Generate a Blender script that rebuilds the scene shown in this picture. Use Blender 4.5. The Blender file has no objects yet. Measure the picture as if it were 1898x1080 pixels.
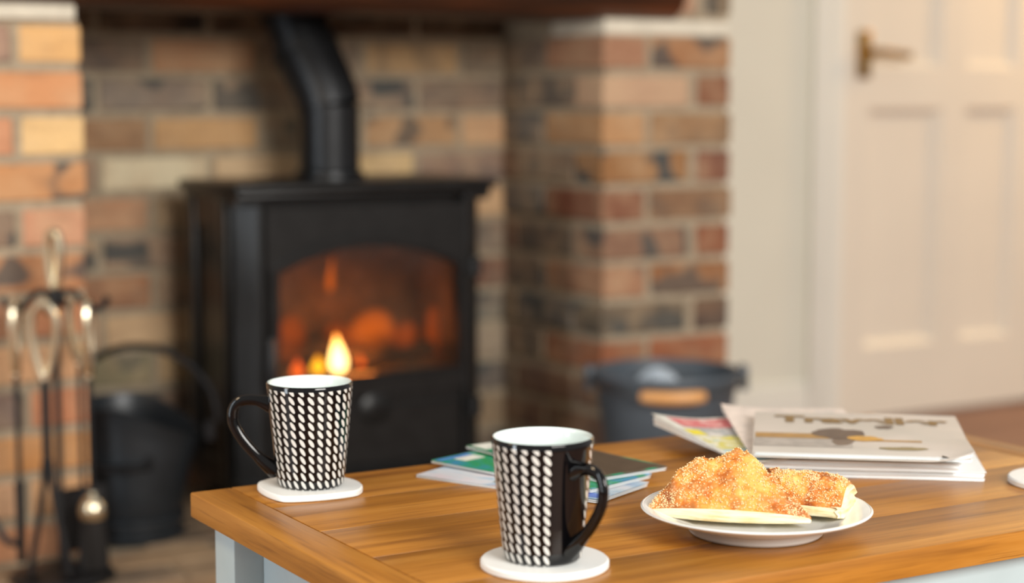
import bpy, bmesh, math, random
from math import sin, cos, pi, radians, sqrt, atan2
from mathutils import Vector, Matrix, noise

random.seed(7)
scene = bpy.context.scene
COL = scene.collection

# ------------------------------------------------------------------ camera
YAW, PITCH, CAM_H, FPX = radians(30.6), math.atan(365 / 3350), 0.875, 3350.0
cam = bpy.data.cameras.new('camera')
cam.sensor_width = 36.0
cam.lens = FPX / 1898 * 36.0
cam.clip_start = 0.05
cam.dof.use_dof = True
cam.dof.focus_distance = 1.63
cam.dof.aperture_fstop = 2.6
cam.dof.aperture_blades = 0
cam_o = bpy.data.objects.new('camera', cam)
cam_o.location = (0, 0, CAM_H)
cam_o.rotation_euler = (pi / 2 - PITCH, 0, -YAW)
COL.objects.link(cam_o)
scene.camera = cam_o

# ------------------------------------------------------------------ world, lights, exposure
world = bpy.data.worlds.new('world')
scene.world = world
world.use_nodes = True
bg = world.node_tree.nodes['Background']
bg.inputs['Color'].default_value = (1.0, 0.965, 0.92, 1)
bg.inputs['Strength'].default_value = 0.47


def area_light(name, loc, target, sx, sy, energy, color):
    l = bpy.data.lights.new(name, 'AREA')
    l.shape = 'RECTANGLE'
    l.size, l.size_y, l.energy, l.color = sx, sy, energy, color
    o = bpy.data.objects.new(name, l)
    o.location = loc
    o.rotation_euler = (Vector(target) - Vector(loc)).to_track_quat('-Z', 'Y').to_euler()
    COL.objects.link(o)
    return o


def point_light(name, loc, r, energy, color):
    l = bpy.data.lights.new(name, 'POINT')
    l.shadow_soft_size, l.energy, l.color = r, energy, color
    o = bpy.data.objects.new(name, l)
    o.location = loc
    COL.objects.link(o)
    return o


area_light('window_daylight', (1.05, -1.70, 2.00), (1.2, 2.3, 0.5), 1.7, 1.4, 172, (1.0, 0.96, 0.90))
area_light('side_window_daylight', (-1.9, 1.55, 1.02), (1.0, 2.5, 0.8), 0.40, 1.9, 34, (0.84, 0.93, 1.0))
point_light('corner_lamp_light', (-0.1, 1.75, 1.35), 0.12, 17, (1.0, 0.74, 0.46))
point_light('door_lamp_light', (4.50, 3.18, 1.58), 0.15, 34, (1.0, 0.60, 0.22))

scene.view_settings.view_transform = 'Standard'
scene.view_settings.look = 'None'
scene.view_settings.exposure = 0.02
scene.view_settings.gamma = 1.0
scene.view_settings.use_curve_mapping = False


# ------------------------------------------------------------------ helpers: colour and materials
def lin(c):
    return c / 12.92 if c <= 0.04045 else ((c + 0.055) / 1.055) ** 2.4


def rgb(r, g, b, a=1.0):
    return (lin(r / 255), lin(g / 255), lin(b / 255), a)


class NT:
    def __init__(self, name):
        self.m = bpy.data.materials.new(name)
        self.m.use_nodes = True
        self.t = self.m.node_tree
        self.b = self.t.nodes['Principled BSDF']
        self.out = self.t.nodes['Material Output']

    def n(self, typ, **kw):
        nd = self.t.nodes.new(typ)
        for k, v in kw.items():
            setattr(nd, k, v)
        return nd

    def l(self, a, b):
        self.t.links.new(a, b)

    def coord(self, out='Object', scale=(1, 1, 1), rand=False):
        tc = self.n('ShaderNodeTexCoord')
        mp = self.n('ShaderNodeMapping')
        mp.inputs['Scale'].default_value = scale
        self.l(tc.outputs[out], mp.inputs['Vector'])
        if rand:
            oi = self.n('ShaderNodeObjectInfo')
            mu = self.n('ShaderNodeMath', operation='MULTIPLY')
            mu.inputs[1].default_value = 37.0
            self.l(oi.outputs['Random'], mu.inputs[0])
            self.l(mu.outputs[0], mp.inputs['Location'])
        return mp.outputs[0]

    def noise(self, vec, scale, detail=4, rough=0.55, dist=0.0):
        nd = self.n('ShaderNodeTexNoise')
        nd.inputs['Scale'].default_value = scale
        nd.inputs['Detail'].default_value = detail
        nd.inputs['Roughness'].default_value = rough
        nd.inputs['Distortion'].default_value = dist
        if vec is not None:
            self.l(vec, nd.inputs['Vector'])
        return nd.outputs['Fac']

    def ramp(self, fac, stops):
        nd = self.n('ShaderNodeValToRGB')
        e = nd.color_ramp.elements
        while len(e) < len(stops):
            e.new(0.5)
        for i, (p, c) in enumerate(stops):
            e[i].position = p
            e[i].color = c
        self.l(fac, nd.inputs[0])
        return nd.outputs[0]

    def mix(self, fac, a, b, mode='MIX'):
        nd = self.n('ShaderNodeMix', data_type='RGBA', blend_type=mode)
        for s, v in ((nd.inputs[0], fac), (nd.inputs[6], a), (nd.inputs[7], b)):
            if hasattr(v, 'is_linked'):
                self.l(v, s)
            else:
                s.default_value = v
        return nd.outputs[2]

    def math(self, op, a, b=0.0, c=None):
        nd = self.n('ShaderNodeMath', operation=op)
        for s, v in zip(nd.inputs, (a, b, c)):
            if v is None:
                continue
            if hasattr(v, 'is_linked'):
                self.l(v, s)
            else:
                s.default_value = v
        return nd.outputs[0]

    def bump(self, h, strength, dist=0.002):
        nd = self.n('ShaderNodeBump')
        nd.inputs['Strength'].default_value = strength
        nd.inputs['Distance'].default_value = dist
        self.l(h, nd.inputs['Height'])
        self.l(nd.outputs[0], self.b.inputs['Normal'])

    def base(self, v):
        if hasattr(v, 'is_linked'):
            self.l(v, self.b.inputs['Base Color'])
        else:
            self.b.inputs['Base Color'].default_value = v

    def set(self, **kw):
        for k, v in kw.items():
            self.b.inputs[k.replace('_', ' ')].default_value = v
        return self


def simple(name, col, rough=0.5, metal=0.0, var=0.12, scale=18, bump=0.0, bscale=200, **kw):
    """a plain paint or metal with slight procedural variation"""
    t = NT(name)
    v = t.coord('Object')
    f = t.noise(v, scale)
    dark = tuple(c * (1 - var) for c in col[:3]) + (1,)
    light = tuple(min(1, c * (1 + var)) for c in col[:3]) + (1,)
    t.base(t.ramp(f, [(0.3, dark), (0.7, light)]))
    t.set(Roughness=rough, Metallic=metal)
    if bump:
        t.bump(t.noise(v, bscale, 3), bump)
    t.set(**kw)
    return t.m


MAT = {}


def m_brick():
    t = NT('brick')
    oi = t.n('ShaderNodeObjectInfo')
    v = t.coord('Object', rand=True)
    vs = t.coord('Object', (9, 9, 30), rand=True)
    big = t.noise(v, 14, 2, 0.5)
    fine = t.noise(v, 130, 5, 0.6)
    streak = t.noise(vs, 1.0, 2, 0.5)
    c = t.mix(t.math('MULTIPLY', t.ramp(big, [(0.38, (0, 0, 0, 1)), (0.72, (1, 1, 1, 1))]), 0.38), oi.outputs['Color'],
              rgb(222, 186, 146))
    c = t.mix(t.math('MULTIPLY', t.ramp(streak, [(0.52, (0, 0, 0, 1)), (0.75, (1, 1, 1, 1))]), 0.35), c, rgb(146, 98, 70))
    spot = t.noise(v, 17, 0, 0.3)
    m = t.ramp(spot, [(0.54, (0, 0, 0, 1)), (0.62, (1, 1, 1, 1))])
    inv = t.math('SUBTRACT', 1.0, oi.outputs['Alpha'])
    c = t.mix(t.math('MULTIPLY', m, inv), c, rgb(74, 80, 80))
    c = t.mix(0.3, c, t.ramp(fine, [(0.2, (0.45, 0.42, 0.38, 1)), (0.8, (1.3, 1.28, 1.25, 1))]), 'MULTIPLY')
    hs = t.n('ShaderNodeHueSaturation')
    hs.inputs['Hue'].default_value = 0.505
    hs.inputs['Saturation'].default_value = 0.95
    hs.inputs['Value'].default_value = 0.80
    t.l(c, hs.inputs['Color'])
    t.base(hs.outputs[0])
    t.set(Roughness=0.85)
    t.bump(fine, 0.5, 0.003)
    return t.m


def m_mortar():
    t = NT('mortar')
    v = t.coord('Object')
    f = t.noise(v, 60, 5)
    t.base(t.ramp(f, [(0.2, rgb(136, 122, 102)), (0.8, rgb(176, 160, 136))]))
    t.set(Roughness=0.95)
    t.bump(f, 0.7, 0.003)
    return t.m


def m_oak(name, c0, c1, c2, gscale=1.0, rough=0.36):
    """grain along local X; every plank its own cut"""
    t = NT(name)
    v = t.coord('Object', (2.6 * gscale, 48 * gscale, 48 * gscale), rand=True)
    vf = t.coord('Object', (9 * gscale, 240 * gscale, 240 * gscale), rand=True)
    vb = t.coord('Object', (3.5, 9, 9), rand=True)
    a = t.noise(v, 1.0, 4, 0.6, 0.35)
    b = t.noise(vf, 1.0, 3, 0.6)
    c = t.noise(vb, 1.0, 2, 0.5, 0.4)
    col = t.ramp(a, [(0.24, c0), (0.5, c1), (0.76, c2)])
    col = t.mix(0.26, col, t.ramp(c, [(0.3, (0.7, 0.64, 0.56, 1)), (0.7, (1.15, 1.14, 1.12, 1))]), 'MULTIPLY')
    col = t.mix(t.math('MULTIPLY', t.ramp(b, [(0.55, (0, 0, 0, 1)), (0.72, (1, 1, 1, 1))]), 0.68), col, c0)
    t.base(col)
    t.b.inputs['Roughness'].default_value = rough
    t.bump(b, 0.12, 0.001)
    return t.m


def m_mug_print():
    t = NT('mug_print')
    tc = t.n('ShaderNodeTexCoord')
    sep = t.n('ShaderNodeSeparateXYZ')
    t.l(tc.outputs['UV'], sep.inputs[0])
    u, v = sep.outputs[0], sep.outputs[1]
    fa = t.math('MULTIPLY', t.math('SUBTRACT', t.math('FRACT', u), 0.5), 0.0090)
    fr_ = t.math('FRACT', v)
    tot = None
    ct, st = cos(radians(33)), sin(radians(33))
    for k in (-0.5, 0.5, 1.5):
        # the tilted ovals reach into the row above and below
        fb = t.math('MULTIPLY', t.math('SUBTRACT', fr_, k), 0.0083)
        L = t.math('ADD', t.math('MULTIPLY', fa, -st), t.math('MULTIPLY', fb, ct))
        S = t.math('ADD', t.math('MULTIPLY', fa, ct), t.math('MULTIPLY', fb, st))
        L = t.math('POWER', t.math('ABSOLUTE', t.math('DIVIDE', L, 0.0046)), 1.8)
        S = t.math('POWER', t.math('ABSOLUTE', t.math('DIVIDE', S, 0.00188)), 1.9)
        i_ = t.math('LESS_THAN', t.math('ADD', L, S), 1.0)
        tot = i_ if tot is None else t.math('MAXIMUM', tot, i_)
    # the print leaves a plain panel beside the handle and a plain band under the rim
    ok = t.math('MULTIPLY', t.math('GREATER_THAN', u, 2.0), t.math('LESS_THAN', u, 25.0))
    ok = t.math('MULTIPLY', ok, t.math('LESS_THAN', v, 11.5))
    fac = t.math('MULTIPLY', tot, ok)
    t.base(t.mix(fac, rgb(10, 9, 11), rgb(214, 212, 206)))
    t.set(Roughness=0.07)
    t.b.inputs['Specular IOR Level'].default_value = 0.4
    return t.m


def m_pastry():
    t = NT('pastry_crust')
    v = t.coord('Object')
    big = t.noise(v, 34, 4, 0.6)
    patch = t.noise(v, 85, 3, 0.6)
    vo = t.n('ShaderNodeTexVoronoi')
    vo.inputs['Scale'].default_value = 330
    t.l(v, vo.inputs['Vector'])
    c = t.ramp(big, [(0.30, rgb(240, 194, 112)), (0.44, rgb(226, 158, 68)), (0.56, rgb(194, 108, 36)), (0.70, rgb(136, 64, 20))])
    c = t.mix(t.math('MULTIPLY', t.ramp(patch, [(0.4, (0, 0, 0, 1)), (0.65, (1, 1, 1, 1))]), 0.3), c, rgb(236, 184, 108))
    sug = t.ramp(vo.outputs['Distance'], [(0.22, (1, 1, 1, 1)), (0.42, (0, 0, 0, 1))])
    c = t.mix(t.math('MULTIPLY', sug, t.ramp(patch, [(0.36, (0.1, 0.1, 0.1, 1)), (0.6, (0.5, 0.5, 0.5, 1))])), c, rgb(246, 214, 166))
    t.base(c)
    t.set(Roughness=0.42)
    t.bump(patch, 0.7, 0.0016)
    return t.m


def m_pastry_side():
    t = NT('pastry_layers')
    v = t.coord('Object', (30, 30, 260))
    f = t.noise(v, 1.0, 4)
    t.base(t.ramp(f, [(0.3, rgb(222, 190, 128)), (0.5, rgb(238, 224, 182)), (0.75, rgb(244, 236, 208))]))
    t.set(Roughness=0.6)
    t.bump(f, 0.6, 0.002)
    return t.m


def m_emit(name, c0, c1, strength, z0, z1):
    """fire: hot core colour low down turning redder towards the tip"""
    t = NT(name)
    tc = t.n('ShaderNodeTexCoord')
    sep = t.n('ShaderNodeSeparateXYZ')
    t.l(tc.outputs['Object'], sep.inputs[0])
    mr = t.n('ShaderNodeMapRange')
    mr.inputs[1].default_value, mr.inputs[2].default_value = z0, z1
    t.l(sep.outputs[2], mr.inputs[0])
    col = t.ramp(mr.outputs[0], [(0.0, c0), (0.55, c0), (1.0, c1)])
    em = t.n('ShaderNodeEmission')
    em.inputs['Strength'].default_value = strength
    t.l(col, em.inputs['Color'])
    t.l(em.outputs[0], t.out.inputs['Surface'])
    return t.m


def m_flame_soft(name, col, strength, alpha):
    t = NT(name)
    em = t.n('ShaderNodeEmission')
    em.inputs['Color'].default_value = col
    em.inputs['Strength'].default_value = strength
    tr = t.n('ShaderNodeBsdfTransparent')
    lw = t.n('ShaderNodeLayerWeight')
    lw.inputs['Blend'].default_value = 0.35
    f = t.math('MULTIPLY', t.math('POWER', t.math('SUBTRACT', 1.0, lw.outputs['Facing']), 3.0), alpha)
    mx = t.n('ShaderNodeMixShader')
    t.l(f, mx.inputs[0])
    t.l(tr.outputs[0], mx.inputs[1])
    t.l(em.outputs[0], mx.inputs[2])
    t.l(mx.outputs[0], t.out.inputs['Surface'])
    return t.m


def m_glass():
    t = NT('stove_glass')
    gl = t.n('ShaderNodeBsdfGlossy')
    gl.inputs['Roughness'].default_value = 0.12
    tr = t.n('ShaderNodeBsdfTransparent')
    tr.inputs['Color'].default_value = (0.9, 0.82, 0.72, 1)
    v = t.coord('Object')
    f = t.ramp(t.noise(v, 9, 3), [(0.3, (0.03, 0.03, 0.03, 1)), (0.8, (0.09, 0.09, 0.09, 1))])
    mx = t.n('ShaderNodeMixShader')
    t.l(f, mx.inputs[0])
    t.l(tr.outputs[0], mx.inputs[1])
    t.l(gl.outputs[0], mx.inputs[2])
    t.l(mx.outputs[0], t.out.inputs['Surface'])
    return t.m


def m_cover(name, stops, scale, dist=0.6, rough=0.35):
    """printed page: soft blocks of ink"""
    t = NT(name)
    v = t.coord('Object', scale)
    f = t.noise(v, 1.0, 3, 0.55, dist)
    t.base(t.ramp(f, stops))
    t.set(Roughness=rough)
    return t.m


def m_pages(name, c):
    t = NT(name)
    v = t.coord('Object', (6, 6, 900))
    f = t.noise(v, 1.0, 2)
    t.base(t.ramp(f, [(0.35, tuple(x * 0.86 for x in c[:3]) + (1,)), (0.6, c)]))
    t.set(Roughness=0.7)
    return t.m


MAT['brick'] = m_brick()
MAT['mortar'] = m_mortar()
MAT['oak'] = m_oak('oak', rgb(118, 70, 18), rgb(170, 112, 38), rgb(192, 134, 58))
MAT['beam'] = m_oak('beam_wood', rgb(28, 15, 9), rgb(64, 34, 16), rgb(128, 64, 22), 0.6, 0.5)
MAT['floorwood'] = m_oak('floor_wood', rgb(110, 74, 52), rgb(150, 106, 80), rgb(172, 128, 100), 0.5, 0.5)
MAT['table_paint'] = simple('table_paint', rgb(172, 188, 192), 0.45, var=0.04)
MAT['wall_paint'] = simple('wall_paint', rgb(222, 219, 204), 0.8, var=0.02, scale=4)
MAT['door_paint'] = simple('door_paint', rgb(232, 222, 206), 0.42, var=0.02, scale=4)
MAT['trim_paint'] = simple('trim_paint', rgb(232, 230, 220), 0.4, var=0.02, scale=4)
MAT['iron'] = simple('cast_iron', rgb(25, 25, 25), 0.34, 0.2, var=0.25, scale=30, bump=0.15, bscale=260, Specular_IOR_Level=0.38)
MAT['pipe'] = simple('flue_steel', rgb(34, 35, 37), 0.36, 0.6, var=0.2, scale=12)
MAT['black_steel'] = simple('black_steel', rgb(26, 26, 28), 0.45, 0.3, var=0.25, scale=30)
MAT['scuttle'] = simple('scuttle_enamel', rgb(34, 38, 42), 0.38, 0.2, var=0.25, scale=14)
MAT['bristle'] = simple('bristle', rgb(24, 20, 18), 0.9, var=0.3, scale=200)
MAT['brass'] = simple('brass', rgb(236, 224, 196), 0.24, 1.0, var=0.08)
MAT['door_brass'] = simple('door_brass', rgb(168, 128, 58), 0.3, 1.0, var=0.15)
MAT['bucket'] = simple('bucket_plastic', rgb(76, 84, 92), 0.5, 0.1, var=0.12, scale=10)
MAT['bucket_wire'] = simple('bucket_wire', rgb(84, 86, 88), 0.4, 0.8)
MAT['grip'] = m_oak('grip_wood', rgb(176, 118, 66), rgb(214, 156, 96), rgb(232, 184, 128))
MAT['porcelain'] = simple('porcelain', rgb(232, 234, 232), 0.12, var=0.015)
MAT['lining'] = simple('mug_glaze', rgb(214, 226, 224), 0.1, var=0.015)
MAT['black_glaze'] = simple('black_glaze', rgb(9, 8, 9), 0.06, var=0.1, Specular_IOR_Level=0.4)
MAT['coaster'] = simple('coaster_white', rgb(236, 238, 236), 0.4, var=0.02)
MAT['mug_print'] = m_mug_print()
MAT['crust'] = m_pastry()
MAT['layers'] = m_pastry_side()
MAT['sugar'] = simple('sugar', rgb(240, 206, 156), 0.35, var=0.12, scale=300)
MAT['glass'] = m_glass()
MAT['firebrick'] = simple('firebrick', rgb(84, 62, 46), 0.9, var=0.4, scale=25, bump=0.3, bscale=120)
MAT['char'] = simple('charred_wood', rgb(34, 24, 20), 0.9, var=0.5, scale=50, bump=0.8, bscale=120)
MAT['ash'] = simple('ash', rgb(104, 98, 90), 0.95, var=0.25, scale=60, bump=0.6, bscale=150)
MAT['padstone'] = simple('padstone', rgb(214, 206, 188), 0.85, var=0.1, scale=30, bump=0.3)
MAT['paver'] = MAT['brick']
MAT['paper_white'] = m_pages('paper_white', rgb(244, 249, 250))
MAT['paper_plain'] = simple('paper_plain', rgb(240, 244, 245), 0.5, var=0.02)
MAT['paper_crumpled'] = simple('paper_crumpled', rgb(176, 188, 200), 0.6, var=0.1)


# ------------------------------------------------------------------ helpers: meshes and objects
def mesh_from(name, verts, faces, mat=None, smooth=None):
    me = bpy.data.meshes.new(name)
    me.from_pydata([tuple(v) for v in verts], [], faces)
    me.update()
    if mat:
        me.materials.append(MAT[mat] if isinstance(mat, str) else mat)
    if smooth is not None:
        me.shade_smooth()
        me.set_sharp_from_angle(angle=radians(smooth))
    return me


def fix_normals(me):
    bm = bmesh.new()
    bm.from_mesh(me)
    bmesh.ops.recalc_face_normals(bm, faces=bm.faces)
    bm.to_mesh(me)
    bm.free()


class MB:
    """collects shapes for ONE part"""

    def __init__(self):
        self.bm = bmesh.new()

    def box(self, lo, hi, bevel=0.0, seg=1):
        b = bmesh.new()
        r = bmesh.ops.create_cube(b, size=1.0)
        c = [(lo[i] + hi[i]) / 2 for i in range(3)]
        s = [hi[i] - lo[i] for i in range(3)]
        for v in r['verts']:
            v.co = Vector((c[i] + v.co[i] * s[i] for i in range(3)))
        if bevel:
            bmesh.ops.bevel(b, geom=b.edges[:], offset=bevel, segments=seg, affect='EDGES', profile=0.5)
        self.merge(b)
        return self

    def merge(self, b, mat=None):
        if mat is not None:
            bmesh.ops.transform(b, matrix=mat, verts=b.verts[:])
        t = bpy.data.meshes.new('tmp')
        b.to_mesh(t)
        b.free()
        self.bm.from_mesh(t)
        bpy.data.meshes.remove(t)

    def raw(self, verts, faces, mat=None):
        vs = [self.bm.verts.new((mat @ Vector(v)) if mat is not None else v) for v in verts]
        for f in faces:
            try:
                self.bm.faces.new([vs[i] for i in f])
            except ValueError:
                pass
        return self

    def lathe(self, prof, n=32, mat=None, rim=None, close=False, sx=1.0, sy=1.0):
        """prof: [(r, z)]; rim(angle, r, z) may move a point"""
        verts, faces = [], []
        for i in range(n):
            a = 2 * pi * i / n
            for r, z in prof:
                x, y, zz = r * cos(a) * sx, r * sin(a) * sy, z
                if rim:
                    x, y, zz = rim(a, x, y, zz)
                verts.append((x, y, zz))
        k = len(prof)
        last = k if close else k - 1
        for i in range(n):
            j = (i + 1) % n
            for q in range(last):
                q2 = (q + 1) % k
                faces.append((i * k + q, j * k + q, j * k + q2, i * k + q2))
        self.raw(verts, faces, mat)
        bmesh.ops.remove_doubles(self.bm, verts=self.bm.verts[:], dist=1e-6)
        return self

    def tube(self, pts, rad, n=10, caps=True, flat=1.0, up=(0, 0, 1)):
        pts = [Vector(p) for p in pts]
        rads = rad if isinstance(rad, (list, tuple)) else [rad] * len(pts)
        verts, faces = [], []
        t0 = (pts[1] - pts[0]).normalized()
        ref = Vector(up)
        if abs(t0.dot(ref)) > 0.95:
            ref = Vector((1, 0, 0)) if abs(t0.x) < 0.9 else Vector((0, 1, 0))
        nrm = (ref - t0 * ref.dot(t0)).normalized()
        for i, p in enumerate(pts):
            if i == 0:
                t = t0
            elif i == len(pts) - 1:
                t = (pts[i] - pts[i - 1]).normalized()
            else:
                t = (pts[i + 1] - pts[i - 1]).normalized()
            nrm = (nrm - t * nrm.dot(t)).normalized()
            bn = t.cross(nrm)
            for q in range(n):
                a = 2 * pi * q / n
                verts.append(p + nrm * cos(a) * rads[i] + bn * sin(a) * rads[i] * flat)
        for i in range(len(pts) - 1):
            for q in range(n):
                q2 = (q + 1) % n
                faces.append((i * n + q, i * n + q2, (i + 1) * n + q2, (i + 1) * n + q))
        if caps:
            faces.append(tuple(range(n - 1, -1, -1)))
            faces.append(tuple((len(pts) - 1) * n + q for q in range(n)))
        return self.raw(verts, faces)

    def build(self, name, mat, parent=None, smooth=35):
        bmesh.ops.recalc_face_normals(self.bm, faces=self.bm.faces[:])
        me = bpy.data.meshes.new(name)
        self.bm.to_mesh(me)
        self.bm.free()
        me.materials.append(MAT[mat] if isinstance(mat, str) else mat)
        if smooth:
            me.shade_smooth()
            me.set_sharp_from_angle(angle=radians(smooth))
        return link(name, me, parent)


def link(name, me, parent=None):
    o = bpy.data.objects.new(name, me)
    COL.objects.link(o)
    if parent is not None:
        o.parent = parent
    return o


def tag(o, label, cat, group=None, kind=None):
    o['label'] = label
    if cat:
        o['category'] = cat
    if group:
        o['group'] = group
    if kind:
        o['kind'] = kind
    return o


def thing(name, label, cat, loc=(0, 0, 0), rz=0.0, group=None):
    o = bpy.data.objects.new(name, None)
    o.empty_display_size = 0.05
    COL.objects.link(o)
    o.location = loc
    o.rotation_euler = (0, 0, rz)
    return tag(o, label, cat, group)


def structure(o, label=None):
    o['kind'] = 'structure'
    if label:
        o['label'] = label
    return o


def arc(cx, cz, r, a0, a1, n):
    return [(cx + r * cos(a0 + (a1 - a0) * i / n), cz + r * sin(a0 + (a1 - a0) * i / n)) for i in range(n + 1)]


def bez(p0, p1, p2, p3, n):
    P = [Vector(p) for p in (p0, p1, p2, p3)]
    out = []
    for i in range(n + 1):
        t = i / n
        out.append(P[0] * (1 - t) ** 3 + P[1] * 3 * t * (1 - t) ** 2 + P[2] * 3 * t * t * (1 - t) + P[3] * t ** 3)
    return out


# ================================================================== THE SETTING
YF, YB, YW = 2.95, 3.34, 3.64          # fireplace face, back of the recess, white wall
HEARTH = 0.10
XL, XR, XP = 0.921, 1.952, 2.263       # recess left, recess right, end of the pier
COURSE, ZTOP = 0.0752, 0.995

# floor boards
fl = MB().box((-3, -3, -0.06), (7, 5, -0.012)).build('floor', 'floorwood', smooth=None)
structure(fl, 'warm brown wooden floor')
plank_me = {}
for i in range(9):
    y0 = 2.45 + i * 0.132
    if y0 > YW - 0.02:
        break
    b = MB().box((-1.5, -0.0645, -0.011), (1.5, 0.0645, 0.0), 0.0015)
    o = b.build('plank', 'floorwood', fl, smooth=None)
    o.location = (3.78 + 0.2 * (i % 3), y0 + 0.066, 0)

# hearth: slab with pavers
he = MB().box((-0.5, 2.50, -0.01), (2.30, 3.40, HEARTH - 0.006), 0.004).build('floor_hearth', 'mortar', smooth=None)
structure(he, 'raised brick hearth under the stove')

_brick_cache = {}


def brick_mesh(sx, sy, sz, var):
    key = (round(sx, 3), round(sy, 3), round(sz, 3), var)
    if key in _brick_cache:
        return _brick_cache[key]
    rnd = random.Random(hash(key) & 0xffff)
    b = bmesh.new()
    r = bmesh.ops.create_cube(b, size=1.0)
    for v in r['verts']:
        v.co = Vector((v.co.x * sx + rnd.uniform(-1, 1) * 0.0014, v.co.y * sy, v.co.z * sz + rnd.uniform(-1, 1) * 0.0014))
    bmesh.ops.bevel(b, geom=b.edges[:], offset=0.0035, segments=1, affect='EDGES')
    me = bpy.data.meshes.new('brick')
    b.to_mesh(me)
    b.free()
    me.materials.append(MAT['brick'])
    _brick_cache[key] = me
    return me


def add_brick(parent, x0, x1, y0, y1, z0, z1, col, spots=0.0, name='brick'):
    me = brick_mesh(x1 - x0, y1 - y0, z1 - z0, random.randint(0, 3))
    o = bpy.data.objects.new(name, me)
    COL.objects.link(o)
    o.parent = parent
    o.location = ((x0 + x1) / 2, (y0 + y1) / 2, (z0 + z1) / 2)
    c = rgb(*col)
    o.color = (c[0], c[1], c[2], 1.0 - spots)
    return o


PAL = [((196, 132, 92), 0), ((176, 112, 82), 0), ((160, 96, 66), .2), ((206, 150, 104), 0), ((150, 122, 104), .7),
       ((140, 116, 102), .8), ((188, 140, 106), .3), ((168, 120, 92), .5), ((214, 176, 132), 0), ((136, 84, 62), .1)]
PALG = [((132, 112, 96), .5), ((120, 108, 98), .8), ((142, 120, 100), .4), ((112, 100, 92), .9), ((150, 126, 100), .2),
        ((128, 92, 74), .3), ((110, 106, 102), .8)]

# pavers on the hearth
for j in range(9):
    for i in range(12):
        x0 = 0.55 + i * 0.113 * 1.95 - (j % 2) * 0.11 - 0.2
        y0 = 2.505 + j * 0.1105
        if y0 + 0.1 > YB or x0 + 0.21 > 2.30:
            continue
        if y0 + 0.1 > YF and (x0 < XL or x0 + 0.21 > XR):
            continue
        add_brick(he, x0, x0 + 0.21, y0, y0 + 0.1, HEARTH - 0.03, HEARTH + random.uniform(-0.0015, 0.0),
                  random.choice([(150, 122, 94), (132, 108, 84), (162, 130, 98), (120, 100, 82), (176, 140, 104)]), 0.1, 'paver')

Z0 = [ZTOP - COURSE * k for k in range(0, 13)]     # top joint of each course
J = 0.0072                                          # half a joint


def course(k):
    return Z0[k] - COURSE + J, Z0[k] - J


# ---- left pillar
wl = MB().box((-0.6, YF + 0.0045, HEARTH - 0.012), (XL - 0.006, YB + 0.1, ZTOP)).build('wall_left', 'mortar', smooth=None)
structure(wl, 'brick pillar at the left of the fireplace')
LP = [
    [((244, 186, 118), 0), ((170, 132, 116), .5)],
    [((226, 152, 100), 0), ((214, 128, 76), .2)],
    [((250, 204, 140), 0), ((222, 148, 108), 0)],
    [((212, 144, 90), .9), ((190, 130, 90), .4)],
    [((214, 146, 112), 0), ((150, 124, 104), .9)],
    [((190, 124, 80), .8), ((150, 120, 100), .9)],
    [((206, 118, 74), .1), ((170, 110, 78), .5)],
    [((226, 168, 122), 0), ((216, 150, 106), .1)],
    [((204, 118, 76), .1), ((140, 116, 104), .9)],
    [((212, 140, 76), .1), ((120, 100, 92), .9)],
    [((222, 158, 104), .1), ((222, 168, 128), 0)],
    [((214, 142, 98), .1), ((210, 148, 108), .2)],
]
for k in range(12):
    z0, z1 = course(k)
    z0 = max(z0, HEARTH + 0.002)
    if z1 - z0 < 0.02:
        continue
    c = LP[k]
    e = XL + random.uniform(-0.0035, 0.002)
    if k % 2 == 0:
        ws = [0.1025, 0.215, 0.215, 0.215]
    else:
        ws = [0.215, 0.215, 0.215, 0.1]
    x = e
    for i, w in enumerate(ws):
        cc = c[i] if i < len(c) else random.choice(PAL)
        add_brick(wl, x - w, x, YF, YF + (0.215 if (k % 2 == 0 and i == 0) else 0.1), z0, z1, *cc)
        x -= w + 0.0145
    if k % 2 == 1:          # bricks of the inner reveal
        add_brick(wl, e - 0.1, e, YF + 0.111, YF + 0.326, z0, z1, *random.choice(PALG))
    else:
        add_brick(wl, e - 0.1, e, YF + 0.226, YF + 0.375, z0, z1, *random.choice(PALG))
tp = MB().box((-0.3, YF - 0.008, ZTOP + 0.001), (XL - 0.012, YF + 0.2, 1.0215), 0.004, 2).build('padstone', 'padstone', wl)

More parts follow.
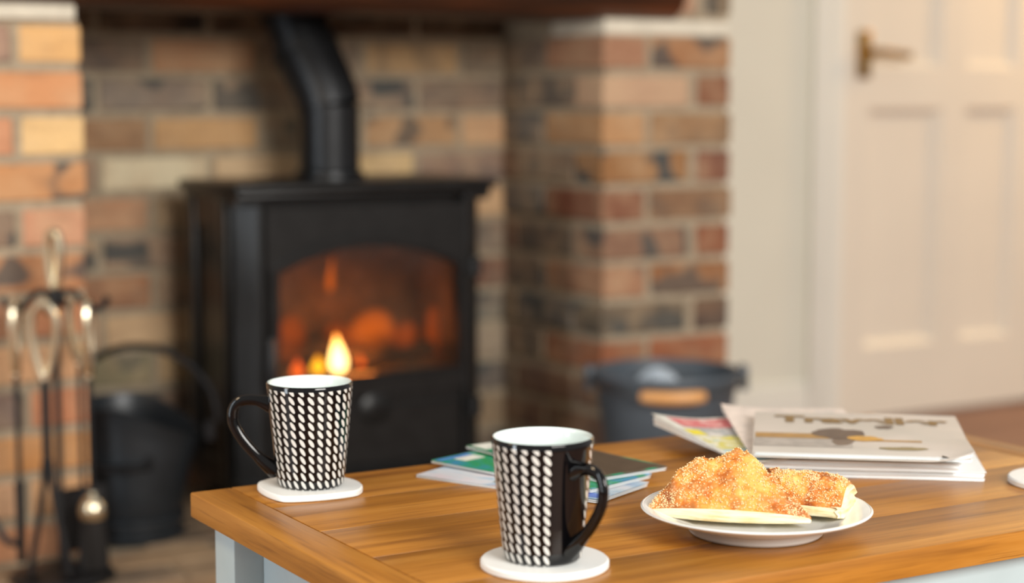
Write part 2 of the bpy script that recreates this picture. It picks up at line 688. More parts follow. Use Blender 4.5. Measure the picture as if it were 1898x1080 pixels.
# ---- back of the recess
wb = MB().box((XL - 0.05, YB + 0.0045, HEARTH - 0.012), (XR + 0.05, YB + 0.12, 1.30)).build('wall_back', 'mortar', smooth=None)
structure(wb, 'brick wall behind the stove')
BK = {  # course -> colours from the left, in photo order
    0: [((132, 112, 98), .2), ((206, 152, 112), 0), ((150, 130, 112), .3), ((206, 164, 116), .3), ((140, 124, 106), .6)],
    1: [((150, 134, 114), .8), ((146, 130, 116), .8), ((142, 126, 112), .7), ((140, 120, 104), .9), ((138, 116, 100), .2)],
    2: [((170, 126, 90), .1), ((214, 164, 112), .1), ((150, 138, 120), .6), ((196, 148, 104), .7), ((222, 172, 128), 0)],
    3: [((178, 138, 112), .2), ((240, 222, 186), 0), ((224, 190, 150), 0), ((234, 196, 140), 0), ((150, 122, 108), .3)],
    4: [((206, 148, 110), .1), ((196, 164, 128), .1), ((170, 130, 100), .2), ((150, 120, 100), .2), ((224, 176, 130), 0)],
    5: [((186, 152, 120), .9), ((176, 146, 122), .9), ((170, 130, 100), .2), ((150, 120, 100), .2), ((150, 130, 112), .4)],
    6: [((180, 118, 80), .2), ((176, 146, 120), .7), ((170, 130, 100), .2), ((150, 120, 100), .2), ((138, 94, 76), .2)],
    7: [((222, 172, 128), 0), ((226, 184, 140), 0), ((170, 130, 100), .2), ((150, 120, 100), .2), ((120, 120, 112), .9)],
    8: [((150, 138, 106), .5), ((206, 168, 122), 0), ((170, 130, 100), .2), ((150, 120, 100), .2), ((168, 150, 130), .1)],
}
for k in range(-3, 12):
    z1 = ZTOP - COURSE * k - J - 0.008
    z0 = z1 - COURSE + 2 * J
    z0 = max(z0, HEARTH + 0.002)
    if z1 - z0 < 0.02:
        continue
    cs = BK.get(k)
    # joints: even courses start with a half brick showing beside the pillar
    first = 1.172 if k % 2 == 0 else 1.294
    xs = [first - 0.226 * 2 + 0.226 * i for i in range(8)]
    n = 0
    for x in xs:
        a, b = x + 0.0072, x + 0.2188
        a, b = max(a, XL - 0.04), min(b, XR + 0.04)
        if b - a < 0.03:
            continue
        vis = b > 1.04
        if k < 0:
            cc = (random.choice([(74, 54, 38), (62, 46, 36), (84, 60, 42)]), 0.2)  # soot and the shade under the beam, both put into the brick colour
        elif cs and vis and n < len(cs):
            cc = cs[n]
        else:
            cc = random.choice(PAL if b < 1.6 else PALG)
        if vis:
            n += 1
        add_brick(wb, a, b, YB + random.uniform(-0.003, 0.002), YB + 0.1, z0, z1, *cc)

# ---- right pier with its return into the recess
wr = MB().box((XR + 0.006, YF + 0.0045, HEARTH - 0.012), (XP - 0.010, YB + 0.1, 1.30)).build('wall_right', 'mortar', smooth=None)
structure(wr, 'brick pier at the right of the fireplace')
RP = [
    [((206, 148, 112), 0), ((200, 136, 86), .8)],
    [((242, 198, 160), 0), ((156, 84, 50), 0)],
    [((230, 172, 116), 0), ((196, 152, 106), .2)],
    [((190, 132, 74), .95), ((150, 76, 54), .1)],
    [((156, 86, 58), 0), ((170, 128, 92), .3)],
    [((170, 126, 98), .8), ((166, 80, 42), .1)],
    [((206, 146, 108), .3), ((180, 112, 60), .7)],
    [((120, 108, 90), .7), ((100, 64, 50), .3)],
    [((188, 108, 66), .2), ((196, 108, 62), .1)],
    [((150, 108, 84), .3), ((150, 96, 70), .3)],
    [((150, 108, 84), .3), ((150, 96, 70), .3)],
    [((150, 108, 84), .3), ((150, 96, 70), .3)],
]
for k in range(-4, 12):
    z1 = ZTOP - COURSE * k - J
    z0 = z1 - COURSE + 2 * J
    z0 = max(z0, HEARTH + 0.002)
    if z1 - z0 < 0.02:
        continue
    e0, e1 = XR + random.uniform(-0.002, 0.003), XP + random.uniform(-0.006, 0.003)
    if k < 0:
        z0 += 0.032
        z1 += 0.032
        # only right of the beam end
        if k == -1:
            add_brick(wr, 2.122, 2.170, YF, YF + 0.1, z0, z1, (204, 150, 122))
            add_brick(wr, 2.2, e1, YF, YF + 0.1, z0, z1, (112, 100, 84), .8)
        else:
            add_brick(wr, 2.122, e1, YF, YF + 0.1, z0, z1, *random.choice(PAL))
        continue
    c = [(tuple(int(q * m_) for q, m_ in zip(cc_[0], (0.86, 0.84, 0.84))), cc_[1]) for cc_ in RP[k]]  # muted bricks, with the pier's dimmer light put into their colour
    if k % 2 == 0:
        s = e0 + 0.1
        add_brick(wr, e0, s, YF, YF + 0.215, z0, z1, *c[0])
        add_brick(wr, s + 0.0145, e1, YF, YF + 0.1, z0, z1, *c[1])
        add_brick(wr, e0, s, YF + 0.2265, YF + 0.385, z0, z1, *random.choice(PALG))
    else:
        s = e0 + 0.205
        add_brick(wr, e0, s, YF, YF + 0.1, z0, z1, *c[0])
        add_brick(wr, s + 0.022, e1, YF, YF + 0.215, z0, z1, *c[1])
        add_brick(wr, e0, e0 + 0.1, YF + 0.111, YF + 0.326, z0, z1, *random.choice(PALG))
        add_brick(wr, e0, e0 + 0.1, YF + 0.3365, YF + 0.385, z0, z1, *random.choice(PALG))
MB().box((XR + 0.004, YF + 0.002, ZTOP - 0.004), (XP - 0.008, YF + 0.2, 1.0215), 0.003).build('padstone', 'padstone', wr)

rg = MB().box((XL, 3.192, 1.05), (XR, YB - 0.004, 1.056)).build('trim_2', 'char', None, None)  # added plate: blocks bounced light to deepen the shade under the beam
structure(rg, 'sooty plate closing the chimney above the stove')

# ---- chimney breast over the beam (closes the recess from above)
up = MB().box((-0.6, YF + 0.005, 1.272), (XP - 0.008, YB + 0.2, 2.45)).build('wall_chimney', 'mortar', smooth=None)
structure(up, 'brick chimney breast above the mantel beam')
for k in range(15):
    z0 = 1.276 + k * COURSE
    for i in range(9):
        x0 = 0.30 + i * 0.2255 - (k % 2) * 0.113
        x1 = min(x0 + 0.215, XP)
        if x1 - x0 > 0.05:
            add_brick(up, x0, x1, YF, YF + 0.1, z0, z0 + 0.0645, *random.choice(PAL))

# ---- white alcove wall, skirting, door
ww = MB().box((XP - 0.2, YW, -0.011), (3.06, YW + 0.12, 2.45)).box((3.965, YW, -0.011), (7.0, YW + 0.12, 2.45)) \
    .box((3.06, YW, 2.06), (3.965, YW + 0.12, 2.45)).build('wall_alcove', 'wall_paint', smooth=None)
structure(ww, 'cream painted alcove wall beside the door')
sk = MB().box((XP - 0.2, YW - 0.018, 0.0), (3.045, YW - 0.0005, 0.105), 0.002).box((XP - 0.2, YW - 0.012, 0.105), (3.045, YW - 0.0005, 0.13), 0.003) \
    .build('baseboard_alcove', 'trim_paint')
structure(sk, 'white skirting board on the alcove wall')
arch = MB()
for x0, x1 in ((3.046, 3.148), (3.877, 3.979)):
    arch.box((x0, YW - 0.016, 0.0), (x1, YW - 0.0005, 2.10), 0.002)
    s = 1 if x0 < 3.5 else -1
    xa = x0 if s > 0 else x1
    arch.box((min(xa, xa + s * 0.034), YW - 0.021, 0.0), (max(xa, xa + s * 0.034), YW - 0.015, 2.10), 0.004, 2)
    arch.box((min(xa + s * 0.05, xa + s * 0.066), YW - 0.021, 0.0), (max(xa + s * 0.05, xa + s * 0.066), YW - 0.015, 2.10), 0.003, 2)
arch.box((3.046, YW - 0.020, 2.0), (3.979, YW - 0.0005, 2.10), 0.002)
structure(arch.build('trim_1', 'trim_paint'), 'white moulded door casing')

dr = thing('door_1', 'cream four panel door with brass lever handle', None, (3.15, YW - 0.004, 0.012))
dr['kind'] = 'structure'
W, H = 0.724, 1.985
rails = MB()
px = [(0.092, 0.352), (0.442, 0.632)]
rails.box((0, 0, 0), (0.092, 0.036, H), 0.0015)
rails.box((0.632, 0, 0), (W, 0.036, H), 0.0015)
rails.box((0.352, 0.0005, 0.19), (0.442, 0.0355, H - 0.1), 0.0012)
for z0, z1 in ((0, 0.19), (0.825, 0.935), (H - 0.1, H)):
    rails.box((0.092, 0.0003, z0), (0.632, 0.0357, z1), 0.0012)
rails.build('door_frame', 'door_paint', dr)
for (x0, x1) in px:
    for (z0, z1) in ((0.19, 0.825), (0.935, H - 0.1)):
        p = MB().box((x0 - 0.002, 0.0201, z0 - 0.002), (x1 + 0.002, 0.030, z1 + 0.002)).build('panel', 'door_paint', dr, None)
        md = MB()
        w = 0.018
        # sloping moulding round the panel
        o_ = [(x0, z0), (x1, z0), (x1, z1), (x0, z1)]
        i_ = [(x0 + w, z0 + w), (x1 - w, z0 + w), (x1 - w, z1 - w), (x0 + w, z1 - w)]
        vs = [(x, 0.003, z) for x, z in o_] + [(x, 0.0200, z) for x, z in i_] + [(x, 0.0200, z) for x, z in o_]
        fs = [(q, (q + 1) % 4, 4 + (q + 1) % 4, 4 + q) for q in range(4)] + [(4 + q, 4 + (q + 1) % 4, 8 + (q + 1) % 4, 8 + q) for q in range(4)] + \
             [(q, 8 + q, 8 + (q + 1) % 4, (q + 1) % 4) for q in range(4)]
        md.raw(vs, fs).build('moulding', 'door_paint', p, None)
hd = MB().box((0.046, -0.007, 0.905), (0.090, -0.0003, 1.028), 0.003, 2).build('handle_plate', 'door_brass', dr)
MB().tube([(0.068, -0.005, 0.972), (0.068, -0.045, 0.972)], 0.010, 14) \
    .tube([(0.062, -0.045, 0.972), (0.085, -0.048, 0.973), (0.12, -0.046, 0.972), (0.165, -0.044, 0.966), (0.188, -0.046, 0.964)],
          [0.011, 0.010, 0.0085, 0.010, 0.011], 14).build('lever', 'door_brass', hd)

# ---- mantel beam
bm_ = bmesh.new()
nx, X0b, X1b = 60, 0.30, 2.117
prof = [(2.905, 1.27), (2.888, 1.262), (2.882, 1.12), (2.890, 1.085), (2.915, 1.040), (2.945, 1.0225), (3.17, 1.0225), (3.19, 1.04), (3.19, 1.27)]
rows = []
for i in range(nx + 1):
    x = X0b + (X1b - X0b) * i / nx
    row = []
    for (y, z) in prof:
        k = noise.noise(Vector((x * 4, y * 20, z * 20))) * 0.007
        k2 = noise.noise(Vector((x * 3 + 9, y * 10, z * 10))) * 0.006
        zz = z + (k2 * 0.3 if z < 1.03 else k2)
        row.append(bm_.verts.new((x, y + k, min(max(zz, 1.0220), 1.2715))))
    rows.append(row)
for i in range(nx):
    for q in range(len(prof)):
        q2 = (q + 1) % len(prof)
        bm_.faces.new((rows[i][q], rows[i + 1][q], rows[i + 1][q2], rows[i][q2]))
bm_.faces.new(rows[0])
bm_.faces.new(rows[-1][::-1])
b = MB()
b.merge(bm_)
beam = b.build('mantel_beam', 'beam', None, 50)
tag(beam, 'dark reddish brown timber beam across the top of the fireplace', 'beam')

# ================================================================== THE STOVE
ST = thing('wood_stove', 'black cast iron stove with an arched glass door and fire inside', 'stove', (1.442, 3.085, HEARTH))
ST.scale = (1.028, 1, 1)
bd = MB()
bd.box((-0.236, -0.10, 0.07), (-0.224, 0.125, 0.60), 0.001)
bd.box((0.224, -0.10, 0.07), (0.236, 0.125, 0.60), 0.001)
bd.box((-0.224, 0.113, 0.07), (0.224, 0.125, 0.60))
bd.box((-0.236, -0.118, 0.055), (0.236, 0.125, 0.070), 0.001)
bd.box((-0.224, -0.10, 0.575), (0.224, 0.113, 0.60))
bd.build('body', 'iron', ST)
for s in (-1, 1):
    sp = MB()
    for y0, y1 in ((0.085, 0.125), (-0.075, -0.035)):
        sp.box((s * 0.236 - 0.007 + s * 0.003, y0, 0.075), (s * 0.236 + 0.007 + s * 0.003, y1, 0.595), 0.004, 2)
    sp.box((s * 0.236 - 0.006, -0.035, 0.535), (s * 0.236 + 0.006, 0.085, 0.595), 0.003)
    sp.box((s * 0.236 - 0.006, -0.035, 0.075), (s * 0.236 + 0.006, 0.085, 0.115), 0.003)
    sp.build('side_panel', 'iron', ST)
    col = MB()
    pl_ = [(s * 0.238, -0.088), (s * 0.243, -0.094), (s * 0.2405, -0.1005), (s * 0.209, -0.132), (s * 0.2025, -0.1345), (s * 0.1965, -0.130), (s * 0.1965, -0.09)]
    nn = len(pl_)
    col.raw([(x_, y_, 0.075) for x_, y_ in pl_] + [(x_, y_, 0.598) for x_, y_ in pl_],
            [tuple(range(nn)), tuple(range(2 * nn - 1, nn - 1, -1))] + [(i, (i + 1) % nn, nn + (i + 1) % nn, nn + i) for i in range(nn)])
    col.box((s * 0.222 - 0.024, -0.137, 0.055), (s * 0.222 + 0.024, -0.09, 0.085), 0.003)
    col.box((s * 0.222 - 0.024, -0.137, 0.580), (s * 0.222 + 0.024, -0.09, 0.600), 0.003)
    col.build('corner_column', 'iron', ST, 12)
    for y in (-0.10, 0.10):
        MB().lathe([(0.001, 0.0), (0.020, 0.0), (0.020, 0.006), (0.012, 0.016), (0.016, 0.045), (0.022, 0.0565), (0.001, 0.0565)], 16,
                   Matrix.Translation((s * 0.205, y, 0))).build('leg', 'iron', ST)
tp = MB().box((-0.256, -0.152, 0.603), (0.256, 0.138, 0.619), 0.006, 3).box((-0.247, -0.143, 0.592), (0.247, 0.132, 0.604), 0.004, 2)
tp.build('top_plate', 'iron', ST)


def arch_pts(hw, zb, zs, zc, n=20):
    """closed loop: bottom left, bottom right, then the arch from right to left"""
    # circle through the two springing points and the crown
    rise = zc - zs
    R = (hw * hw + rise * rise) / (2 * rise)
    cz = zc - R
    a0 = math.asin(hw / R)
    pts = [(-hw, zb), (hw, zb)]
    for i in range(n + 1):
        a = a0 - 2 * a0 * i / n
        pts.append((R * sin(a), cz + R * cos(a)))
    return pts


def ring(mb, outer, inner, y0, y1, yi0=None):
    """plate with a hole: front at y0 (outer) / yi0 (inner), back at y1"""
    n = len(outer)
    yi0 = y0 if yi0 is None else yi0
    v = [(x, y0, z) for x, z in outer] + [(x, yi0, z) for x, z in inner] + [(x, y1, z) for x, z in outer] + [(x, y1, z) for x, z in inner]
    f = []
    for i in range(n):
        j = (i + 1) % n
        f += [(i, j, n + j, n + i), (2 * n + j, 2 * n + i, 3 * n + i, 3 * n + j), (i, 2 * n + i, 2 * n + j, j), (n + i, n + j, 3 * n + j, 3 * n + i)]
    mb.raw(v, f)


# door: origin of the frame at the stove's centre line
DW, DZ0, DZ1 = 0.198, 0.225, 0.575
inn = arch_pts(0.180, 0.262, 0.462, 0.505)
out_ = []
for i, (x, z) in enumerate(inn):
    if i < 2:
        out_.append((math.copysign(DW, x), DZ0))
    else:
        out_.append((x / 0.180 * DW, DZ1))
door = MB()
ring(door, out_, inn, -0.128, -0.108)
dobj = door.build('stove_door', 'iron', ST, 30)
mo = MB()
o2 = arch_pts(0.1945, 0.250, 0.468, 0.530)
i2 = arch_pts(0.174, 0.266, 0.458, 0.500)
ring(mo, o2, i2, -0.1282, -0.112, -0.1282)
o3 = arch_pts(0.190, 0.254, 0.465, 0.522)
i3 = arch_pts(0.179, 0.261, 0.461, 0.509)
ring(mo, o3, i3, -0.136, -0.127)
mo.build('arch_moulding', 'iron', dobj, 30)
gp = arch_pts(0.178, 0.264, 0.461, 0.503)
gl = MB()
n = len(gp)
gl.raw([(x, -0.118, z) for x, z in gp] + [(x, -0.114, z) for x, z in gp],
       [tuple(range(n)), tuple(range(2 * n - 1, n - 1, -1))] + [(i, n + i, n + (i + 1) % n, (i + 1) % n) for i in range(n)])
gl.build('pane', 'glass', dobj, None)
dobj.location.x = 0.006
# handle on the left, hinges on the right
MB().tube([(-0.199, -0.126, 0.335), (-0.199, -0.150, 0.335)], 0.008, 12) \
    .tube([(-0.199, -0.150, 0.345), (-0.201, -0.155, 0.32), (-0.203, -0.158, 0.285), (-0.204, -0.156, 0.262)], [0.008, 0.009, 0.011, 0.008], 12) \
    .build('door_handle', 'black_steel', dobj)
for z in (0.455, 0.19):
    MB().tube([(0.207, -0.142, z - 0.018), (0.207, -0.142, z + 0.018)], 0.011, 14).box((0.19, -0.140, z - 0.010), (0.212, -0.126, z + 0.010), 0.002) \
        .build('hinge', 'iron', dobj)
# lower front with ash lip, spin vent and skirt
lw = MB().box((-0.202, -0.120, 0.072), (0.202, -0.104, 0.224), 0.002)
lw.box((-0.19, -0.126, 0.095), (0.19, -0.118, 0.205), 0.003)
lw.build('lower_panel', 'iron', ST)
MB().box((-0.225, -0.165, 0.070), (0.225, -0.112, 0.082), 0.004, 2).build('ash_lip', 'iron', ST)
vw = MB().lathe([(0.0, 0.014), (0.008, 0.014), (0.009, 0.008), (0.024, 0.006), (0.029, 0.003), (0.030, 0.0)], 24,
                Matrix.Translation((0.012, -0.126, 0.200)) @ Matrix.Rotation(pi / 2, 4, 'X')).build('air_vent', 'iron', ST)
# fire chamber lining
MB().box((-0.222, 0.098, 0.072), (0.222, 0.1125, 0.574)).build('back_firebrick', 'firebrick', ST, None)
for s in (-1, 1):
    MB().box((s * 0.2165 - 0.006, -0.098, 0.072), (s * 0.2165 + 0.006, 0.0975, 0.574)).build('side_firebrick', 'firebrick', ST, None)
# bed of ash filling the grate
ab = MB()
vs, fs = [], []
for i in range(25):
    for j in range(13):
        x, y = -0.208 + 0.416 * i / 24, -0.100 + 0.195 * j / 12
        z = 0.245 + 0.012 * noise.noise(Vector((x * 25, y * 25, 0))) + 0.012 * (j / 12)
        vs.append((x, y, z))
for i in range(24):
    for j in range(12):
        q = i * 13 + j
        fs.append((q, q + 13, q + 14, q + 1))
ab.raw(vs, fs)
ab.box((-0.208, -0.100, 0.075), (0.208, 0.095, 0.2))
ab.build('ash_bed', 'ash', ST)


def log(label, loc, rot, L, r, mat='char'):
    b = MB()
    pts = [(-L / 2 + L * i / 8, 0.006 * sin(i * 1.3), 0.005 * cos(i * 1.7)) for i in range(9)]
    b.tube(pts, [r * (0.9 + 0.12 * sin(i * 2.1)) for i in range(9)], 11)
    o = b.build('firewood_log', mat, None, 40)
    o.location, o.rotation_euler = loc, rot
    return tag(o, label, 'log', 'logs burning in the stove')


log('charred log at the back of the stove fire', (1.45, 3.135, 0.389), (0, 0.05, 0.1), 0.30, 0.026)
log('charred log leaning across the right half of the stove fire', (1.54, 3.065, 0.378), (0, -0.10, -0.2), 0.18, 0.018)

MAT['flame_hot'] = m_emit('flame_hot', (1.0, 0.72, 0.30, 1), (1.0, 0.36, 0.05, 1), 7.0, 0.0, 0.07)
MAT['flame_yellow'] = m_emit('flame_yellow', (1.0, 0.50, 0.02, 1), (1.0, 0.40, 0.02, 1), 2.6, 0.0, 0.03)
MAT['ember'] = m_emit('ember_glow', (1.0, 0.16, 0.02, 1), (0.9, 0.12, 0.02, 1), 1.6, 0.0, 0.03)
MAT['flame_soft'] = m_flame_soft('flame_soft', (1.0, 0.20, 0.012, 1), 0.9, 0.62)
MAT['flame_faint'] = m_flame_soft('flame_faint', (1.0, 0.16, 0.01, 1), 0.55, 0.4)


def flame(label, loc, w, h, mat, lean=0.0, name='flame'):
    prof = [(0.001, 0.0), (0.24, 0.06), (0.40, 0.18), (0.48, 0.34), (0.5, 0.50), (0.46, 0.68), (0.34, 0.85), (0.18, 0.96), (0.001, 1.0)] if mat in ('flame_soft', 'flame_faint') and w > 0.03 else [(0.001, 0.0), (0.30, 0.04), (0.46, 0.14), (0.5, 0.27), (0.43, 0.45), (0.30, 0.63), (0.15, 0.82), (0.001, 1.0)]
    b = MB().lathe([(r * w, z * h) for r, z in prof], 16, None, lambda a, x, y, z: (x + lean * (z / h) ** 2 * w, y * 0.7, z))
    o = b.build(name, mat, None, 80)
    o.location = loc
    return tag(o, label, 'fire', 'flames and embers in the stove')


flame('bright white and yellow flame in the stove', (1.424, 3.045, 0.358), 0.034, 0.074, 'flame_hot', -0.15)
flame('small round yellow flame left of the bright flame', (1.380, 3.04, 0.361), 0.028, 0.034, 'flame_yellow', 0, 'ember')
flame('dull orange ember right of the bright flame', (1.470, 3.045, 0.366), 0.014, 0.022, 'ember', 0, 'ember')
flame('orange ember at the left edge of the stove glass', (1.334, 3.03, 0.358), 0.026, 0.036, 'ember', 0, 'ember')
flame('wide soft orange flame behind the centre of the fire', (1.530, 3.125, 0.380), 0.10, 0.085, 'flame_soft', 0.1)
flame('low orange flame left of the wide flame behind the fire', (1.475, 3.13, 0.378), 0.075, 0.065, 'flame_faint', -0.2)
flame('low orange flame right of the wide flame behind the fire', (1.590, 3.115, 0.378), 0.07, 0.06, 'flame_faint', 0.2)
flame('faint orange flame at the right edge of the stove glass', (1.655, 3.10, 0.365), 0.040, 0.10, 'flame_faint', 0.0)
flame('faint orange flame at the left of the fire', (1.355, 3.12, 0.365), 0.075, 0.10, 'flame_faint', 0.1)
flame('thin tongue of flame rising high above the fire', (1.447, 3.13, 0.50), 0.018, 0.07, 'flame_soft', 0.4)
point_light('fire_light', (1.47, 3.07, 0.395), 0.04, 1.5, (1.0, 0.30, 0.05))

# ---- flue pipe
FP = thing('flue_pipe', 'black steel flue pipe rising and bending above the stove', 'pipe', (1.437, 3.105, 0.7195))
MB().tube([(0, 0, 0.0), (0, 0, 0.135)], 0.058, 32).build('pipe_section', 'pipe', FP)
MB().lathe([(0.058, 0), (0.068, 0), (0.066, 0.010), (0.0585, 0.014)], 32).build('collar', 'pipe', FP)
MB().tube([(0, 0, 0.130), (-0.003, 0.006, 0.155), (-0.012, 0.022, 0.190), (-0.024, 0.046, 0.235)], 0.0615, 32).build('elbow', 'pipe', FP)
MB().tube([(-0.0235, 0.045, 0.232), (-0.0275, 0.052, 0.247)], 0.0665, 32).build('joint_ring', 'pipe', FP)
MB().tube([(-0.0255, 0.0485, 0.241), (-0.046, 0.080, 0.325), (-0.055, 0.092, 0.37), (-0.056, 0.094, 0.549)], 0.0600, 32).build('upper_pipe', 'pipe', FP)

# ================================================================== COAL SCUTTLE
SC = thing('coal_scuttle', 'black coal scuttle with an arched handle beside the stove', 'scuttle', (1.022, 3.045, HEARTH), radians(-30.6))


def scut_rim(a, x, y, z):
    # tall back on the camera's left, lip dropping and pouring out to the right
    if z > 0.10:
        t = (z - 0.10) / 0.15
        c = cos(a)                      # +x = right
        z = z - max(0.0, c) ** 1.3 * 0.060 * t
        x = x + max(0.0, c) ** 2 * 0.024 * t
    return x, y, z


pr = [(0.001, 0.02), (0.074, 0.02), (0.078, 0.03), (0.088, 0.05), (0.093, 0.09), (0.095, 0.14), (0.096, 0.19), (0.097, 0.232), (0.100, 0.239),
      (0.097, 0.240), (0.093, 0.232), (0.092, 0.19), (0.090, 0.14), (0.087, 0.09), (0.070, 0.03), (0.001, 0.026)]
MB().lathe(pr, 48, None, scut_rim).build('body', 'scuttle', SC, 40)
MB().lathe([(0.082, 0.0), (0.090, 0.001), (0.090, 0.012), (0.083, 0.016), (0.083, 0.028), (0.092, 0.032), (0.092, 0.040), (0.080, 0.044), (0.070, 0.03), (0.070, 0.004)], 48,
           None, None, True).build('foot_ring', 'scuttle', SC, 30)
hp = [(-0.112, 0.0, 0.262)]
for i in range(21):
    a = pi * (1 - i / 20)
    hp.append((0.022 + 0.130 * cos(a), 0.0, 0.232 + 0.118 * sin(a) - 0.028 * (i / 20)))
MB().tube(hp[1:], 0.0065, 10, flat=1.2).build('arched_handle', 'black_steel', SC)
for sx, z in ((-0.106, 0.222), (0.138, 0.187)):
    MB().box((sx - 0.008, -0.012, z - 0.018), (sx + 0.008, 0.012, z + 0.018), 0.003).build('handle_ear', 'black_steel', SC)
# tipping grip on the front of the body
gpts = bez((-0.046, -0.086, 0.145), (-0.046, -0.125, 0.14), (0.046, -0.125, 0.14), (0.046, -0.086, 0.145), 12)
MB().tube(gpts, 0.006, 10, flat=1.6).box((-0.052, -0.092, 0.132), (-0.040, -0.08, 0.160), 0.002).box((0.040, -0.092, 0.132), (0.052, -0.08, 0.160), 0.002) \
    .build('tipping_grip', 'black_steel', SC)
# heap of coal inside
cb = MB()
rc = random.Random(3)
for i in range(26):
    a, r = rc.uniform(0, 2 * pi), rc.uniform(0, 0.062)
    q = bmesh.new()
    bmesh.ops.create_icosphere(q, subdivisions=1, radius=rc.uniform(0.014, 0.022))
    for v in q.verts:
        v.co *= rc.uniform(0.8, 1.15)
    cb.merge(q, Matrix.Translation((r * cos(a), r * sin(a), 0.10 + rc.uniform(0, 0.03))))
co = cb.build('coal_heap', 'char', SC, None)
co['kind'] = 'stuff'

# ================================================================== FIRE TOOLS
TS = (0.826, 2.82)
RZ = radians(-30.6)
R2 = Vector((cos(YAW), -sin(YAW), 0))      # to the right in the room as one faces the hearth from the table
F2 = Vector((sin(YAW), cos(YAW), 0))
FT = thing('fire_tool_stand', 'black iron stand with a brass loop on top holding fire tools', 'tool stand', (TS[0], TS[1], HEARTH), RZ)


def brass_loop(mb, x, y, z0, z1, w, r=0.0055, flatdir='x'):
    """leaf-shaped loop, pointed foot at z0, round crown at z1"""
    pts = []
    for i in range(25):
        t = i / 24 * 2 * pi
        h = (1 - cos(t)) / 2
        s = sin(t) * (0.55 + 0.45 * h)
        d = w * 0.5 * s
        z = z0 + (z1 - z0) * h ** 0.85
        pts.append((x + d, y, z) if flatdir == 'x' else (x, y + d, z))
    rads = [r * (1.0 + 0.35 * (1 - cos(i / 24 * 2 * pi)) / 2 * 0 + 0.2) for i in range(25)]
    mb.tube(pts, rads, 10)


MB().lathe([(0.001, 0.0), (0.082, 0.0), (0.084, 0.006), (0.078, 0.012), (0.030, 0.018), (0.012, 0.030), (0.001, 0.030)], 32).build('base', 'black_steel', FT)
MB().tube([(0, 0, 0.02), (0, 0, 0.455)], 0.0055, 12).build('pole', 'black_steel', FT)
b = MB()
for sgn in (-1, 1):
    pts = [(sgn * x, 0.0, z) for x, z in ((0.004, 0.455), (0.018, 0.466), (0.032, 0.462), (0.044, 0.447), (0.054, 0.437), (0.066, 0.436), (0.078, 0.444), (0.084, 0.456))]
    b.tube(pts, 0.0055, 10)
    pts = [(0.0, sgn * x, z) for x, z in ((0.004, 0.455), (0.018, 0.466), (0.030, 0.458), (0.036, 0.443), (0.045, 0.438), (0.055, 0.446))]
    b.tube(pts, 0.0055, 10)
b.lathe([(0.001, 0.445), (0.012, 0.448), (0.014, 0.458), (0.010, 0.468), (0.001, 0.470)], 16)
b.build('hook_crown', 'black_steel', FT)
b = MB()
brass_loop(b, 0.0, 0.0, 0.468, 0.560, 0.030, 0.006, 'y')
b.tube([(0, 0, 0.462), (0, 0, 0.478)], 0.006, 12)
lp = b.build('top_loop', 'brass', FT)
lp.rotation_euler = (0, 0, radians(65))


def tool(name, label, x, y, parts, twist=0.0):
    p = Vector((TS[0], TS[1], HEARTH)) + R2 * x + F2 * y
    t = thing(name, label, 'fire tool', p, RZ + twist, 'fire tools on the stand')
    for nm, mb, mat in parts:
        mb.build(nm, mat, t)
    return t


def handle_shaft(z_top, z_mid, z_bot, w=0.034, r=0.0045, flatdir='y'):
    h = MB()
    brass_loop(h, 0, 0, z_mid, z_top, w, 0.0058, flatdir)
    h.tube([(0, 0, z_mid - 0.006), (0, 0, z_mid + 0.012)], 0.007, 12)
    s = MB().tube([(0, 0, z_bot), (0, 0, z_mid)], r, 10)
    return h, s


# poker (left), with its hooked tip
h, s = handle_shaft(0.448, 0.338, 0.135)
hk = MB().tube([(0, 0, 0.16), (0, 0, 0.03)], [0.0085, 0.007], 12)
hk.tube(bez((-0.002, 0, 0.062), (-0.02, 0, 0.055), (-0.036, 0, 0.07), (-0.040, 0, 0.105), 10), [0.006] * 8 + [0.005, 0.004, 0.002], 10)
tool('poker', 'poker with a hooked tip hanging leftmost on the tool stand', -0.062, -0.012, [('handle', h, 'brass'), ('shaft', s, 'black_steel'), ('hooked_tip', hk, 'black_steel')])
# tongs (front)
h, s = handle_shaft(0.452, 0.332, 0.20, 0.050, 0.0075, 'x')
tg = MB()
for sg in (-1, 1):
    tg.tube([(sg * 0.004, 0, 0.205), (sg * 0.006, 0, 0.17), (sg * 0.016, 0, 0.11), (sg * 0.028, 0, 0.05), (sg * 0.030, 0, 0.018)], 0.0055, 10)
    tg.lathe([(0.001, -0.003), (0.011, -0.002), (0.012, 0.002), (0.001, 0.003)], 12, Matrix.Translation((sg * 0.030, 0, 0.020)))
tool('fire_tongs', 'pair of tongs with a brass loop hanging at the front of the stand', -0.004, -0.060, [('handle', h, 'brass'), ('shaft', s, 'black_steel'), ('jaw', tg, 'black_steel')])
